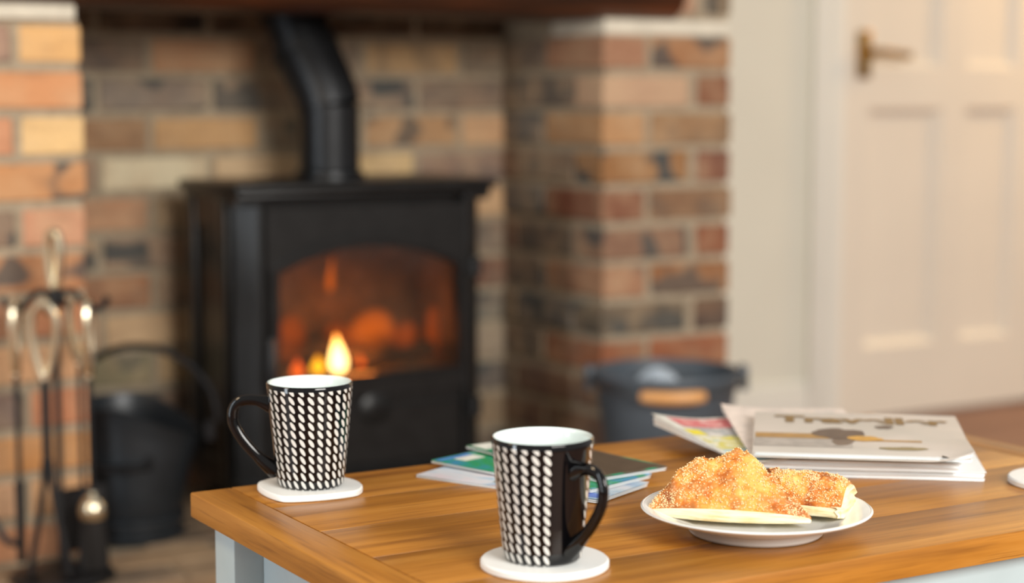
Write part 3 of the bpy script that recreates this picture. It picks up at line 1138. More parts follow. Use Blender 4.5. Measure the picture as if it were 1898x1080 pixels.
# shovel (back)
h, s = handle_shaft(0.448, 0.345, 0.13, 0.040, 0.0045, 'x')
sv = MB()
vs, fs = [], []
for i in range(9):
    for j in range(9):
        u, v = i / 8 * 2 - 1, j / 8
        vs.append((u * (0.040 - 0.006 * v), 0.012 * (1 - u * u) - 0.004 * v, 0.135 - 0.105 * v))
        vs.append((u * (0.040 - 0.006 * v), 0.012 * (1 - u * u) - 0.004 * v + 0.003, 0.135 - 0.105 * v))
for i in range(8):
    for j in range(8):
        q = lambda a, c, d: (a * 9 + c) * 2 + d
        fs += [(q(i, j, 0), q(i + 1, j, 0), q(i + 1, j + 1, 0), q(i, j + 1, 0)), (q(i, j, 1), q(i, j + 1, 1), q(i + 1, j + 1, 1), q(i + 1, j, 1))]
for i in range(8):
    for c in (0, 8):
        fs.append((q(i, c, 0), q(i, c, 1), q(i + 1, c, 1), q(i + 1, c, 0)))
        fs.append((q(c, i, 0), q(c, i + 1, 0), q(c, i + 1, 1), q(c, i, 1)))
sv.raw(vs, fs)
tool('fire_shovel', 'small coal shovel with a brass handle hanging behind the tongs', 0.022, 0.058, [('handle', h, 'brass'), ('shaft', s, 'black_steel'), ('scoop', sv, 'black_steel')], 0.6)
# brush (right)
h, s = handle_shaft(0.448, 0.332, 0.13)
fr = MB().lathe([(0.001, 0.142), (0.006, 0.141), (0.007, 0.135), (0.014, 0.130), (0.021, 0.120), (0.022, 0.108), (0.019, 0.098), (0.001, 0.097)], 20)
br = MB().lathe([(0.001, 0.098), (0.018, 0.098), (0.021, 0.07), (0.025, 0.03), (0.024, 0.016), (0.001, 0.015)], 20)
tool('hearth_brush', 'hearth brush with a shiny brass collar hanging rightmost on the stand', 0.050, 0.004, [('handle', h, 'brass'), ('shaft', s, 'black_steel'), ('collar', fr, 'brass'), ('bristles', br, 'bristle')])

# ================================================================== BUCKET
BU = thing('bucket', 'dark grey bucket with a wooden handle grip in front of the right pier', 'bucket', (1.985, 2.78, HEARTH), RZ)
bh = 0.252
MB().lathe([(0.001, 0.0), (0.098, 0.0), (0.102, 0.006), (0.136, bh - 0.006), (0.133, bh - 0.004), (0.098, 0.010), (0.001, 0.008)], 48).build('body', 'bucket', BU)
MB().lathe([(0.134, bh - 0.014), (0.141, bh - 0.012), (0.144, bh - 0.004), (0.141, bh + 0.004), (0.135, bh + 0.003), (0.132, bh - 0.004)], 48, None, None, True).build('rim', 'bucket', BU)
for s in (-1, 1):
    MB().box((s * 0.147 - 0.008, -0.020, bh - 0.035), (s * 0.147 + 0.008, 0.020, bh + 0.012), 0.004, 2).build('handle_ear', 'bucket', BU)
wp = [(0.150 * cos(a), -0.158 * sin(a), bh - 0.004 - 0.022 * sin(a)) for a in [pi * i / 24 for i in range(25)]]
hw_ = MB().tube(wp, 0.0035, 8).build('bail', 'bucket_wire', BU)
gx = [w for w in wp if abs(w[0]) < 0.072]
MB().tube(gx, [0.010] + [0.0125] * (len(gx) - 2) + [0.010], 14).build('wooden_grip', 'grip', hw_)
# pale lump added in the bucket, standing in for a highlight at the rim
q = bmesh.new()
bmesh.ops.create_icosphere(q, subdivisions=3, radius=0.042)
for v in q.verts:
    v.co *= 1 + 0.22 * noise.noise(v.co * 60) + 0.12 * noise.noise(v.co * 130)
b = MB()
b.merge(q)
cp = b.build('crumpled_paper', 'paper_crumpled', None, None)
cp.location = tuple(Vector((1.985, 2.78, HEARTH + 0.208)) + R2 * -0.01 + F2 * 0.05)
tag(cp, 'pale crumpled paper showing inside the grey bucket', 'paper')
MB().lathe([(0.001, 0.008), (0.10, 0.008), (0.122, 0.16), (0.10, 0.172), (0.001, 0.175)], 24).build('kindling_fill', 'char', BU)

# ================================================================== COFFEE TABLE
TX0, TX1, TY0, TY1, TZ, TT = 0.610, 1.480, 1.124, 1.648, 0.49, 0.0245
TB = thing('coffee_table', 'oak topped coffee table with pale grey painted legs', 'table', (0, 0, 0))
EB = 0.043


def plank(x0, x1, y0, y1, name, bev=0.0012):
    L, Wd = x1 - x0, y1 - y0
    along_x = L >= Wd
    a, c = (L, Wd) if along_x else (Wd, L)
    o = MB().box((-a / 2, -c / 2, -TT), (a / 2, c / 2, 0), bev, 2).build(name, 'oak', TB, 40)
    o.location = ((x0 + x1) / 2, (y0 + y1) / 2, TZ)
    if not along_x:
        o.rotation_euler = (0, 0, pi / 2)
    return o


plank(TX0, TX0 + EB, TY0, TY1, 'end_board', 0.002)
plank(TX1 - EB, TX1, TY0, TY1, 'end_board', 0.002)
npl = 5
wpl = (TY1 - TY0) / npl
for i in range(npl):
    plank(TX0 + EB + 0.0003, TX1 - EB - 0.0003, TY0 + i * wpl + 0.00008, TY0 + (i + 1) * wpl - 0.00008, 'top_plank', 0.0006)
LEG = 0.050
ox, oy = 0.020, 0.012
for x in (TX0 + ox, TX1 - ox - LEG):
    for y in (TY0 + oy, TY1 - oy - LEG):
        MB().box((x, y, 0.0), (x + LEG, y + LEG, TZ - TT - 0.0004), 0.002, 2).build('leg', 'table_paint', TB)
zt, zb_ = TZ - TT - 0.0005, TZ - TT - 0.085
rx = 0.030
for (lo, hi) in (((TX0 + ox + rx, TY0 + oy + LEG, zb_), (TX0 + ox + rx + 0.018, TY1 - oy - LEG, zt)),
                 ((TX1 - ox - rx - 0.018, TY0 + oy + LEG, zb_), (TX1 - ox - rx, TY1 - oy - LEG, zt)),
                 ((TX0 + ox + LEG, TY0 + oy + 0.008, zb_), (TX1 - ox - LEG, TY0 + oy + 0.026, zt)),
                 ((TX0 + ox + LEG, TY1 - oy - 0.026, zb_), (TX1 - ox - LEG, TY1 - oy - 0.008, zt))):
    MB().box(lo, hi, 0.001).build('apron', 'table_paint', TB)
MB().box((TX0 + ox + 0.01, TY0 + oy + 0.01, 0.12), (TX1 - ox - 0.01, TY1 - oy - 0.01, 0.138), 0.002).build('lower_shelf', 'table_paint', TB)


# ================================================================== MUGS AND COASTERS
def make_coaster_round(name, label, x, y, r=0.053, t=0.0065):
    o = MB().lathe([(0.001, 0), (r - 0.001, 0), (r, 0.001), (r, t - 0.0015), (r - 0.0015, t), (0.001, t)], 64).build(name, 'coaster', None, 40)
    o.location = (x, y, TZ + 0.0002)
    return tag(o, label, 'coaster', 'white coasters on the table')


def make_coaster_heart(label, x, y, rz, s=0.054, t=0.0065):
    pts = []
    for i in range(64):
        a = 2 * pi * i / 64
        # rounded shield: half round behind, two straight sides meeting in a point in front
        px_, py_ = cos(a), sin(a)
        if py_ < 0:
            k = 1 / (abs(cos(a)) ** 1.35 + abs(sin(a)) ** 1.35) ** (1 / 1.35)
            px_, py_ = px_ * k * 1.0, py_ * k * 0.98
        pts.append((px_ * s, py_ * s * 0.95))
    b = MB()
    n = len(pts)
    lay = [(0.97, 0.0), (1.0, 0.001), (1.0, t - 0.0015), (0.975, t)]
    vs = [(x_ * k, y_ * k, z) for k, z in lay for x_, y_ in pts]
    fs = [tuple(range(n - 1, -1, -1)), tuple(3 * n + i for i in range(n))]
    for L_ in range(3):
        for i in range(n):
            j = (i + 1) % n
            fs.append((L_ * n + i, L_ * n + j, (L_ + 1) * n + j, (L_ + 1) * n + i))
    o = b.raw(vs, fs).build('coaster', 'coaster', None, 40)
    o.location = (x, y, TZ + 0.0002)
    o.rotation_euler = (0, 0, rz)
    return tag(o, label, 'coaster', 'white coasters on the table')


MUG_H, RB, RT = 0.1015, 0.0325, 0.0420


def make_mug(label, x, y, haz):
    """haz: direction of the handle in world angle"""
    t = thing('mug', label, 'mug', (x, y, TZ + 0.0068), haz, 'patterned mugs on the table')
    prof = [(0.0, 0.0015), (RB - 0.006, 0.0015), (RB - 0.0045, 0.0), (RB - 0.002, 0.0002), (RB, 0.003)]
    nz = 16
    for i in range(1, nz + 1):
        k = i / nz
        prof.append((RB + (RT - RB) * k ** 0.92, 0.003 + (MUG_H - 0.0042) * k))
    prof.append((RT - 0.0005, MUG_H - 0.0004))
    prof.append((RT - 0.0013, MUG_H))
    n = 96
    verts, faces, uvs = [], [], []
    k = len(prof)
    for i in range(n + 1):
        a = 2 * pi * i / n
        for r, z in prof:
            verts.append((max(r, 1e-5) * cos(a), max(r, 1e-5) * sin(a), z))
            uvs.append((27 * i / n, (z - 0.0015) / 0.0083))
    for i in range(n):
        for q in range(k - 1):
            faces.append((i * k + q, (i + 1) * k + q, (i + 1) * k + q + 1, i * k + q + 1))
    me = mesh_from('mug_body', verts, faces, 'mug_print', 60)
    ul = me.uv_layers.new(name='UVMap')
    for lp_ in me.loops:
        ul.data[lp_.index].uv = uvs[lp_.vertex_index]
    link('mug_body', me, t)
    ip = [(RT - 0.0012, MUG_H - 0.00005), (RT - 0.0026, MUG_H - 0.0006), (RT - 0.0036, MUG_H - 0.004)]
    for i in range(1, 12):
        kk = 1 - i / 11
        ip.append((RB - 0.0036 + (RT - RB) * kk ** 0.92, 0.010 + (MUG_H - 0.014) * kk))
    ip += [(RB - 0.008, 0.006), (0.0, 0.0055)]
    MB().lathe([(max(r, 1e-5), z) for r, z in ip], 64).build('mug_lining', 'lining', t, 60)
    # handle: rounded shoulder, long straight run back to the foot
    hp = bez((RT - 0.004, 0, 0.0790), (RT + 0.014, 0, 0.0850), (RT + 0.037, 0, 0.0880), (RT + 0.0335, 0, 0.0620), 12)
    hp += bez((RT + 0.0335, 0, 0.0620), (RT + 0.031, 0, 0.0490), (RT + 0.013, 0, 0.0270), (RB + 0.0005, 0, 0.0125), 12)[1:]
    m_ = len(hp)
    rad = [0.0036 + 0.0026 * (max(0, 1 - i / 3.0) + max(0, 1 - (m_ - 1 - i) / 4.0)) for i in range(m_)]
    MB().tube(hp, rad, 14, flat=1.45, up=(1, 0, 0)).build('handle', 'black_glaze', t, 60)
    return t


# facing the camera from the table is the direction (-sin yaw, -cos yaw)
TOCAM = atan2(-cos(YAW), -sin(YAW))
make_coaster_heart('white coaster with a pointed front edge under the mug at the table corner', 0.7085, 1.589, RZ - 0.35)
make_mug('black and white patterned mug at the table corner with its handle to the left', 0.7140, 1.5935, TOCAM - radians(92))
make_coaster_round('coaster', 'round white coaster under the mug beside the plate', 0.7625, 1.2365)
make_mug('black and white patterned mug beside the plate with its handle to the right', 0.7615, 1.2385, TOCAM + radians(38))
make_coaster_round('coaster', 'empty round white coaster at the right end of the table', 1.372, 1.243)

# ================================================================== PLATE AND PASTRIES
PC = Vector((0.984, 1.240, TZ))
PL = thing('plate', 'round white porcelain plate holding two pastries', 'plate', PC)
MB().lathe([(0.001, 0.004), (0.052, 0.004), (0.0545, 0.0005), (0.058, 0.0003), (0.060, 0.003), (0.0615, 0.0085), (0.074, 0.0125), (0.090, 0.0175), (0.1000, 0.0212),
            (0.1016, 0.0226), (0.1008, 0.0236), (0.0982, 0.0234), (0.088, 0.0205), (0.074, 0.0155), (0.064, 0.0122), (0.058, 0.0105), (0.001, 0.0100)], 96).build('dish', 'porcelain', PL, 60)
MB().lathe([(0.0985, 0.0230), (0.1003, 0.0240), (0.1019, 0.0228), (0.1004, 0.0214)], 96, None, None, True).build('rim_band', 'porcelain', PL, 60)


def loc2(r, d):
    """point in the plate's frame: r to the right, d away, as seen from the sofa side of the table"""
    return PC + R2 * r + F2 * d


def pastry(label, edge_f, edge_b, hfun, gfun, z0, slab, nu=90, nv=56, rough=0.0016, seed=0.0, side_ext=0.0015):
    """edge_f(u), edge_b(u): (r, d) of front and back edges; height hfun(u)*gfun(v, u)"""
    t = thing('pastry', label, 'pastry', PC + Vector((0, 0, z0)), RZ, 'pastries on the plate')
    vs, fs = [], []
    for i in range(nu + 1):
        u = i / nu
        f, b_ = Vector(edge_f(u)), Vector(edge_b(u))
        for j in range(nv + 1):
            v = j / nv
            p = f.lerp(b_, v)
            z = slab(u) + hfun(u) * gfun(v, u)
            nn = noise.noise(Vector((p.x * 700 + seed, p.y * 700, z * 700))) * rough * 0.55 + noise.noise(Vector((p.x * 170 + seed, p.y * 170, 3 + z * 170))) * rough * 1.3
            edge = min(1, v * 8, (1 - v) * 8, u * 10, (1 - u) * 10)
            vs.append((p.x, p.y, z + nn * (0.25 + 0.75 * edge)))
    for i in range(nu):
        for j in range(nv):
            q = i * (nv + 1) + j
            fs.append((q, q + nv + 1, q + nv + 2, q + 1))
    # skirt to close the crust against the slab
    loop = [i * (nv + 1) for i in range(nu + 1)] + [nu * (nv + 1) + j for j in range(1, nv + 1)] + \
           [i * (nv + 1) + nv for i in range(nu - 1, -1, -1)] + [j for j in range(nv - 1, 0, -1)]
    k0 = len(vs)
    for q in loop:
        x, y, z = vs[q]
        vs.append((x, y, max(0.001, z - 0.004)))
    m_ = len(loop)
    for i in range(m_):
        j = (i + 1) % m_
        fs.append((loop[j], loop[i], k0 + i, k0 + j))
    c = MB().raw(vs, fs).build('crust', 'crust', t, 75)
    # coarse sugar baked onto the crust
    rs = random.Random(int(seed * 10) + 1)
    sg = MB()
    base_v = [(1, 0, 0), (-1, 0, 0), (0, 1, 0), (0, -1, 0), (0, 0, 1), (0, 0, -1)]
    base_f = [(0, 2, 4), (2, 1, 4), (1, 3, 4), (3, 0, 4), (2, 0, 5), (1, 2, 5), (3, 1, 5), (0, 3, 5)]
    cnt = 0
    while cnt < 1700:
        i, j = rs.randint(2, nu - 2), rs.randint(2, nv - 2)
        p = vs[i * (nv + 1) + j]
        if noise.noise(Vector((p[0] * 90 + seed, p[1] * 90, 7.0))) + rs.uniform(-0.35, 0.55) < 0:
            continue
        r_ = rs.uniform(0.00045, 0.00105)
        M_ = Matrix.Translation((p[0] + rs.uniform(-.0008, .0008), p[1] + rs.uniform(-.0008, .0008), p[2] + r_ * 0.25)) @ \
            Matrix.Rotation(rs.uniform(0, 6), 4, Vector((rs.uniform(-1, 1), rs.uniform(-1, 1), 1)).normalized()) @ Matrix.Diagonal((r_, r_ * rs.uniform(.7, 1.2), r_ * rs.uniform(.7, 1), 1))
        sg.raw(base_v, base_f, M_)
        cnt += 1
    so = sg.build('sugar', 'sugar', t, None)
    so['kind'] = 'stuff'
    # pale flaky underside and cut edge
    vs, fs = [], []
    pts = []
    nn_ = 40
    for i in range(nn_ + 1):
        pts.append((edge_f(i / nn_), i / nn_, 0.0))
    for i in range(nn_, -1, -1):
        pts.append((edge_b(i / nn_), i / nn_, 1.0))
    cx = sum(p[0][0] for p in pts) / len(pts)
    cy = sum(p[0][1] for p in pts) / len(pts)
    n_ = len(pts)
    for lay in range(4):
        for (p, u, e) in pts:
            k = [0.97, 1.0, 1.004, 0.985][lay]
            s = slab(u)
            z = [0.0, 0.0012, s * 0.7, s + 0.0003][lay]
            w = 0.0006 * noise.noise(Vector((p[0] * 300, p[1] * 300, lay * 3.1)))
            d = side_ext * (1 if e < 0.5 else 0) * (1 if lay in (1, 2) else 0.4)
            vs.append((cx + (p[0] - cx) * k, cy + (p[1] - cy) * k - d + w, z + abs(w) * 0.6))
    for lay in range(3):
        for i in range(n_):
            j = (i + 1) % n_
            fs.append((lay * n_ + i, lay * n_ + j, (lay + 1) * n_ + j, (lay + 1) * n_ + i))
    fs.append(tuple(range(n_ - 1, -1, -1)))
    MB().raw(vs, fs).build('pastry_base', 'layers', t, 60)
    return t


def interp(tab, u):
    for (a, va), (b_, vb) in zip(tab, tab[1:]):
        if u <= b_:
            k = (u - a) / (b_ - a)
            k = k * k * (3 - 2 * k) * 0.5 + k * 0.5
            return va + (vb - va) * k
    return tab[-1][1]


def ef1(u):
    A, B_ = Vector((-0.0965, 0.000)), Vector((0.0425, -0.034))
    p = A.lerp(B_, u)
    bow = 4 * u * (1 - u) * -0.012
    return (p.x - 0.003 * sin(u * pi), p.y + bow)


def eb1(u):
    tab_r = [(0, -0.0950), (0.35, -0.050), (0.62, -0.008), (0.8, 0.018), (1, 0.0435)]
    tab_d = [(0, 0.004), (0.35, 0.040), (0.62, 0.052), (0.8, 0.018), (1, -0.033)]
    return (interp(tab_r, u), interp(tab_d, u))


h1 = [(0, 0.001), (0.12, 0.013), (0.22, 0.028), (0.34, 0.0365), (0.46, 0.0350), (0.58, 0.0430), (0.66, 0.0410), (0.78, 0.025), (0.9, 0.011), (1, 0.001)]
pastry('large triangular golden puff pastry with sugar on the front of the plate', ef1, eb1, lambda u: interp(h1, u),
       lambda v, u: (sin(min(1.0, v / 0.72) * pi / 2) ** 1.15) * (1 - 0.45 * max(0, (v - 0.72) / 0.28) ** 1.6),
       0.0155, lambda u: 0.0045 + 0.0065 * sin(u * pi) ** 0.7, 100, 60, 0.0017, 1.0)


def q2(P1, P2, P3, P4):
    def ef(u):
        p = Vector(P1).lerp(Vector(P2), u)
        return (p.x, p.y)

    def eb(u):
        p = Vector(P4).lerp(Vector(P3), u)
        return (p.x, p.y)
    return ef, eb


ef2, eb2 = q2((0.018, 0.006), (0.0715, -0.020), (0.0925, 0.030), (0.016, 0.062))
def sstep(x):
    x = max(0.0, min(1.0, x))
    return x * x * (3 - 2 * x)


h2 = lambda u: 0.0235 * (1 - 0.30 * max(0, (u - 0.75) / 0.25) ** 2)
g2 = lambda v, u: (0.12 + 0.88 * sstep(v / 0.42) ** 0.7) * (1 - 0.55 * max(0, (v - 0.6) / 0.4) ** 2)
t2 = pastry('smaller browned puff pastry with a pale cut end at the right of the plate', ef2, eb2, h2, g2,
            0.0165, lambda u: 0.0085, 80, 56, 0.0018, 5.0)
# pale open end face
vs, fs = [], []
for i in range(17):
    k = (i - 1) / 14
    ret = 0.005 if i in (0, 16) else 0.0
    k = min(1.03, max(-0.04, k))
    p = Vector(ef2(1.0)).lerp(Vector(eb2(1.0)), k)
    z = 0.0085 + h2(1.0) * g2(min(1, max(0, k)), 1.0)
    inner = 0.4 + 0.6 * sin(pi * min(1, max(0, k)))
    for q_, (dx, zk) in enumerate(((-0.002, 0.02), (0.0025, 0.04), (0.0030, 0.28), (0.0030 - 0.004 * inner, 0.45), (0.0012 - 0.003 * inner, 0.62), (0.0026, 0.80), (0.0015, 0.95), (-0.003, 0.99))):
        dx -= ret
        vs.append((p.x + dx, p.y - dx * 0.4, max(0.0006, z * zk)))
for i in range(16):
    for j in range(7):
        q_ = i * 8 + j
        fs.append((q_, q_ + 8, q_ + 9, q_ + 1))
MB().raw(vs, fs).build('cut_end', 'layers', t2, 60)

# ================================================================== MAGAZINES
def sheet(w, h, z, curl, th=0.0007, nx=24, ny=24):
    """thin printed sheet w x h from the front-left corner; curl(u, v) adds height"""
    vs, fs = [], []
    for lay in (0, 1):
        for i in range(nx + 1):
            for j in range(ny + 1):
                u, v = i / nx, j / ny
                vs.append((u * w, v * h, z + curl(u, v) + lay * th))
    N = (nx + 1) * (ny + 1)
    for i in range(nx):
        for j in range(ny):
            q = i * (ny + 1) + j
            fs.append((N + q, N + q + ny + 1, N + q + ny + 2, N + q + 1))
            fs.append((q, q + 1, q + ny + 2, q + ny + 1))
    for i in range(nx):
        for j in (0, ny):
            q = i * (ny + 1) + j
            fs.append((q, q + ny + 1, N + q + ny + 1, N + q))
    for j in range(ny):
        for i in (0, nx):
            q = i * (ny + 1) + j
            fs.append((q, q + 1, N + q + 1, N + q))
    return MB().raw(vs, fs)


def pageblock(w, h, z0, z1, wave=0.001, curl=None, nx=24, ny=6, inset=0.002):
    vs, fs = [], []
    nl = 5
    for lay in range(nl):
        k = lay / (nl - 1)
        jit = 0.0016 * sin(lay * 2.4)
        for i in range(nx + 1):
            for j in range(ny + 1):
                u, v = i / nx, j / ny
                x = inset + (w - 2 * inset) * u + (jit if u in (0, 1) else 0)
                y = inset + (h - 2 * inset) * v + (jit if v in (0, 1) else 0)
                c = curl(u, v) * k if curl else 0
                vs.append((x, y, z0 + (z1 - z0) * k + c + wave * k * (1 - k) * sin(u * 9 + 1)))
    N = (nx + 1) * (ny + 1)
    for i in range(nx):
        for j in range(ny):
            q = i * (ny + 1) + j
            fs.append((q, q + 1, q + ny + 2, q + ny + 1))
            t_ = (nl - 1) * N + q
            fs.append((t_, t_ + ny + 1, t_ + ny + 2, t_ + 1))
    for lay in range(nl - 1):
        for i in range(nx):
            for j in (0, ny):
                q = lay * N + i * (ny + 1) + j
                fs.append((q, q + ny + 1, N + q + ny + 1, N + q))
        for j in range(ny):
            for i in (0, nx):
                q = lay * N + i * (ny + 1) + j
                fs.append((q, q + 1, N + q + 1, N + q))
    return MB().raw(vs, fs)


def patch(pts, z, curl, w, h, n=1):
    """flat print: polygon laid on a sheet"""
    vs = [(x, y, z + curl(x / w, y / h)) for x, y in pts]
    return MB().raw(vs, [tuple(range(len(pts)))])


def blob(cx, cy, rx, ry, z, curl, w, h, rot=0.0, n=20, wob=0.15, seed=0):
    rings = [0.0, 0.5, 1.0]
    vs, fs = [(cx, cy, z + curl(cx / w, cy / h))], []
    for k in rings[1:]:
        for i in range(n):
            a = 2 * pi * i / n
            r = k * (1 + wob * noise.noise(Vector((cos(a) * 1.5 + seed, sin(a) * 1.5, seed))))
            x, y = r * rx * cos(a), r * ry * sin(a)
            x, y = cx + x * cos(rot) - y * sin(rot), cy + x * sin(rot) + y * cos(rot)
            vs.append((x, y, z + curl(x / w, y / h)))
    for i in range(n):
        j = (i + 1) % n
        fs.append((0, 1 + i, 1 + j))
        fs.append((1 + i, 1 + n + i, 1 + n + j, 1 + j))
    return MB().raw(vs, fs)


def ink(name, col, rough=0.4):
    if name not in MAT:
        MAT[name] = simple(name, rgb(*col), rough, var=0.18, scale=60)
    return name


def text_on(parent, body, size, x, y, z, mat, name='title_lettering', bold=0.0, sx=1.0):
    cu = bpy.data.curves.new(name, 'FONT')
    cu.body = body
    cu.size = size
    cu.offset = bold
    cu.align_x = 'CENTER'
    o = bpy.data.objects.new(name, cu)
    COL.objects.link(o)
    dg = bpy.context.evaluated_depsgraph_get()
    me = bpy.data.meshes.new_from_object(o.evaluated_get(dg))
    bpy.data.objects.remove(o)
    me.materials.clear()
    me.materials.append(MAT[mat])
    r = link(name, me, parent)
    r.location = (x, y, z)
    r.scale = (sx, 1, 1)
    return r


flat0 = lambda u, v: 0.0
UA = atan2(-0.62, 0.785)

# lowest: thick white magazine, its page edges towards the room
w, h = 0.212, 0.190
E_ = thing('magazine', 'white paged magazine at the bottom of the right hand pile', 'magazine', (1.1455, 1.4185, TZ + 0.0003), UA, 'magazines piled at the right of the table')
curlE = lambda u, v: 0.0015 * sin(u * 5)
pageblock(w, h, 0.0, 0.0085, 0.0022, None).build('pages', 'paper_white', E_, 50)
sheet(w, h, 0.0086, flat0).build('cover', 'paper_plain', E_, 50)

# second: another white paged magazine set back a little
w, h = 0.200, 0.186
E2 = thing('magazine', 'second white paged magazine from the bottom of the right hand pile', 'magazine', (1.1290, 1.4190, TZ + 0.0100), UA + 0.01, 'magazines piled at the right of the table')
pageblock(w, h, 0.0, 0.0080, 0.0020, None).build('pages', 'paper_white', E2, 50)
sheet(w, h, 0.0081, flat0).build('cover', 'paper_plain', E2, 50)

# colourful magazine sticking out to the left, its left edge lifted
w, h = 0.150, 0.225
ub = atan2(-0.20, 0.98)
B0 = Vector((1.1005, 1.411, TZ + 0.0193))
Bm = thing('magazine', 'colourful magazine with a red and yellow cover sticking out left of the pile', 'magazine', B0, ub, 'magazines piled at the right of the table')
curlB = lambda u, v: 0.010 * max(0, 1 - u * 2.2) ** 1.6 * (0.35 + 0.65 * v) - 0.0062 * max(0, 1 - u * 2.2) * (1 - v)
pageblock(w, h, 0.0, 0.0020, 0.0006, curlB, 24, 12).build('pages', 'paper_plain', Bm, 50)
cvB = sheet(w, h, 0.0022, curlB).build('cover', ink('ink_offwhite', (226, 228, 220)), Bm, 50)
zz = 0.0032


def printed(parent, x0, x1, y0, y1, z, curl, w, h, mat, n=8):
    vs, fs = [], []
    for i in range(n + 1):
        for j in range(n + 1):
            x, y = x0 + (x1 - x0) * i / n, y0 + (y1 - y0) * j / n
            vs.append((x, y, z + curl(x / w, y / h)))
    for i in range(n):
        for j in range(n):
            q = i * (n + 1) + j
            fs.append((q, q + n + 1, q + n + 2, q + 1))
    return MB().raw(vs, fs).build('cover_print', mat, parent, 50)


MAT['print_red'] = m_cover('print_red', [(0.35, rgb(232, 150, 150)), (0.5, rgb(214, 74, 92)), (0.7, rgb(240, 214, 206))], (60, 40, 1))
MAT['print_green'] = m_cover('print_green', [(0.3, rgb(226, 214, 60)), (0.45, rgb(206, 200, 110)), (0.55, rgb(236, 232, 210)), (0.7, rgb(110, 176, 150))], (40, 60, 1))
MAT['print_grey'] = m_cover('print_grey', [(0.35, rgb(226, 222, 216)), (0.55, rgb(150, 160, 166)), (0.7, rgb(232, 214, 190))], (50, 60, 1))
printed(cvB, 0.012, 0.148, 0.165, 0.215, zz, curlB, w, h, 'print_red')
printed(cvB, 0.020, 0.140, 0.120, 0.162, zz, curlB, w, h, 'print_grey')
printed(cvB, 0.004, 0.145, 0.055, 0.118, zz, curlB, w, h, 'print_green')
printed(cvB, 0.004, 0.022, 0.122, 0.150, zz + 0.0001, curlB, w, h, ink('ink_yellow', (238, 222, 40)))
printed(cvB, 0.004, 0.140, 0.006, 0.052, zz, curlB, w, h, ink('ink_paleblue', (180, 208, 214)))

# cream newspaper supplement lying across it
w, h = 0.140, 0.268
uc = atan2(-0.51, 0.86)
Cm = thing('magazine', 'pale pink and cream paper supplement under the magazine with the printed title', 'magazine', (1.1125, 1.4110, TZ + 0.0238), uc, 'magazines piled at the right of the table')
curlC = lambda u, v: 0.006 * max(0, 1 - u * 2.0) ** 2 * v * v
pageblock(w, h, 0.0, 0.0018, 0.0004, curlC, 20, 12).build('pages', 'paper_plain', Cm, 50)
cvC = sheet(w, h, 0.0019, curlC).build('cover', ink('ink_pinkcream', (228, 214, 204)), Cm, 50)
printed(cvC, 0.045, 0.125, 0.19, 0.245, 0.0028, curlC, w, h, 'print_grey')
printed(cvC, 0.040, 0.12, 0.165, 0.182, 0.0028, curlC, w, h, ink('ink_olive', (168, 172, 96)))
bgr = printed(Bm, 0.128, 0.148, 0.03, 0.165, 0.0034, curlB, w if False else 0.150, 0.225, ink('ink_lime', (170, 190, 20)))

# top magazine with the title
w, h = 0.216, 0.206
Dm = thing('magazine', 'cream travel magazine with brown title lettering on top of the right hand pile', 'magazine', (1.1085, 1.4040, TZ + 0.0270), UA - 0.012, 'magazines piled at the right of the table')
curlD = lambda u, v: 0.006 * v * v + 0.0035 * sin(pi * min(1, max(0, v))) ** 1.0 - 0.0035 * max(0, (0.12 - v) / 0.12) * (1 - max(0, (u - 0.86) / 0.14)) + 0.0075 * max(0, (u - 0.78) / 0.22) ** 2 * max(0, 1 - v * 2.5)
MAT['cover_cream'] = m_cover('cover_cream', [(0.3, rgb(188, 182, 172)), (0.6, rgb(206, 196, 186)), (0.8, rgb(196, 194, 188))], (8, 12, 1), 0.4, 0.4)
pageblock(w, h, -0.0005, 0.0020, 0.0006, lambda u, v: max(0, curlD(u, v)) * 0.8, 24, 12, 0.003).build('pages', 'paper_white', Dm, 50)
cvD = sheet(w, h, 0.0026, curlD).build('cover', 'cover_cream', Dm, 50)
zd = 0.0036
printed(Dm, w * 0.86, w * 0.985, 0.004, 0.05, 0.0028, lambda u, v: max(0, 0.006 * v * v + 0.0035 * sin(pi * v)) * 0.8, w, h, ink('ink_black', (30, 26, 26)))
# photograph on the cover: hills, a dark rock and a golden foreground
printed(cvD, 0.002, 0.080, 0.066, 0.088, zd, curlD, w, h, ink('ink_ochre', (168, 128, 70)))
printed(cvD, 0.001, 0.100, 0.030, 0.064, zd, curlD, w, h, ink('ink_grey', (168, 160, 152)))
blob(0.085, 0.090, 0.026, 0.026, zd + 0.0002, curlD, w, h, 0.5, 20, 0.5, 2).build('cover_print', ink('ink_darkbrown', (92, 74, 62)), cvD)
blob(0.094, 0.062, 0.014, 0.020, zd + 0.0001, curlD, w, h, -0.4, 20, 0.5, 4).build('cover_print', ink('ink_umber', (116, 98, 84)), cvD)
blob(0.112, 0.070, 0.018, 0.010, zd + 0.0003, curlD, w, h, -0.1, 20, 0.4, 5).build('cover_print', ink('ink_gold', (202, 152, 62)), cvD)
printed(cvD, 0.105, 0.170, 0.060, 0.067, zd, curlD, w, h, 'ink_ochre')
blob(0.150, 0.032, 0.026, 0.006, zd + 0.0002, curlD, w, h, 0.05, 20, 0.4, 7).build('cover_print', ink('ink_moss', (140, 124, 84)), cvD)
blob(0.135, 0.128, 0.010, 0.008, zd + 0.0002, curlD, w, h, 0.4, 20, 0.5, 8).build('cover_print', 'ink_darkbrown', cvD)
ink('ink_title', (128, 96, 40))
tx = text_on(cvD, 'Traveller', 0.050, w * 0.52, 0.146, zd + 0.0016, 'ink_title', bold=0.0022, sx=0.98)
for v_ in tx.data.vertices:
    v_.co.z += curlD((v_.co.x * 0.98 + w * 0.52) / w, (v_.co.y + 0.146) / h) - 0.0012

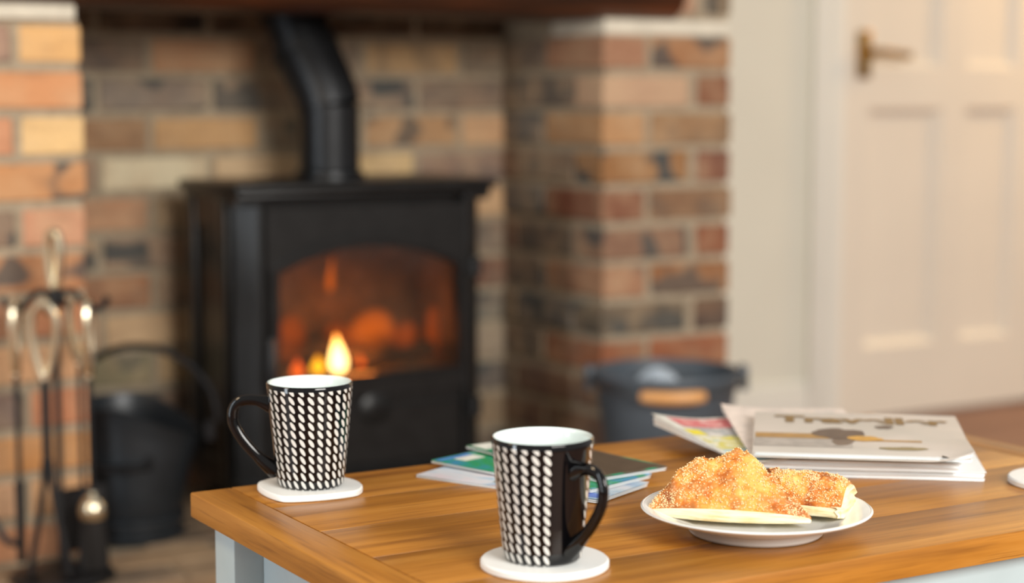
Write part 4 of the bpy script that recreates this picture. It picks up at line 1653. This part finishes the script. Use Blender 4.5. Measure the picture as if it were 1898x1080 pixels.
# ---- leaflets by the front mug
MAT['leaf_white'] = m_cover('leaf_white', [(0.32, rgb(228, 216, 222)), (0.5, rgb(214, 220, 228)), (0.62, rgb(150, 186, 214)), (0.75, rgb(226, 190, 196))], (16, 30, 1))
MAT['leaf_blue'] = m_cover('leaf_blue', [(0.3, rgb(60, 130, 190)), (0.42, rgb(20, 150, 130)), (0.52, rgb(30, 150, 70)), (0.62, rgb(120, 180, 220)), (0.75, rgb(210, 226, 236))], (14, 26, 1))
MAT['leaf_green'] = m_cover('leaf_green', [(0.28, rgb(30, 90, 70)), (0.42, rgb(20, 150, 110)), (0.52, rgb(96, 90, 74)), (0.65, rgb(74, 62, 54)), (0.8, rgb(150, 140, 120))], (12, 26, 1))


def leaflet(label, left, right, z, mat, extra=()):
    L_, W_ = 0.218, 0.092
    d = Vector((right[0] - left[0], right[1] - left[1]))
    ang = atan2(d.y, d.x) - math.atan2(W_, L_)
    t = thing('leaflet', label, 'leaflet', (left[0], left[1], z), ang, 'leaflets fanned out behind the front mug')
    cl = lambda u, v: 0.0012 * u * u
    for k in range(3):
        p = sheet(L_ - 0.0006 * k, W_ - 0.0006 * k, 0.0011 * (2 - k), lambda u, v, k=k: (0.0010 + 0.0008 * (2 - k)) * u * u, 0.0005, 14, 6)
        p.build('cover' if k == 0 else 'page', mat if k == 0 else 'paper_plain', t, 50)
    for (x0, x1, y0, y1, m_) in extra:
        printed(t, x0, x1, y0, y1, 0.0022 + 0.00058, lambda u, v: 0.0026 * u * u, L_, W_, m_)
    return t


leaflet('white and pale blue leaflet at the bottom of the fanned leaflets', (0.832, 1.597), (1.005, 1.440), TZ + 0.0003, 'leaf_white',
        [(0.085, 0.13, 0.012, 0.03, ink('ink_greygreen', (120, 134, 126))), (0.14, 0.214, 0.003, 0.02, ink('ink_blue', (90, 120, 200)))])
leaflet('blue and green leaflet in the middle of the fanned leaflets', (0.868, 1.632), (1.022, 1.446), TZ + 0.0052, 'leaf_blue',
        [(0.002, 0.012, 0.002, 0.05, ink('ink_skyblue', (70, 130, 200))), (0.012, 0.03, 0.02, 0.05, 'ink_offwhite')])
leaflet('green leaflet with a dark photo at the top of the fanned leaflets', (0.925, 1.660), (1.046, 1.444), TZ + 0.0100, 'leaf_green',
        [(0.002, 0.03, 0.004, 0.03, 'ink_offwhite'), (0.03, 0.09, 0.004, 0.088, ink('ink_teal', (24, 150, 108))), (0.10, 0.214, 0.004, 0.088, ink('ink_darkphoto', (72, 62, 50)))])
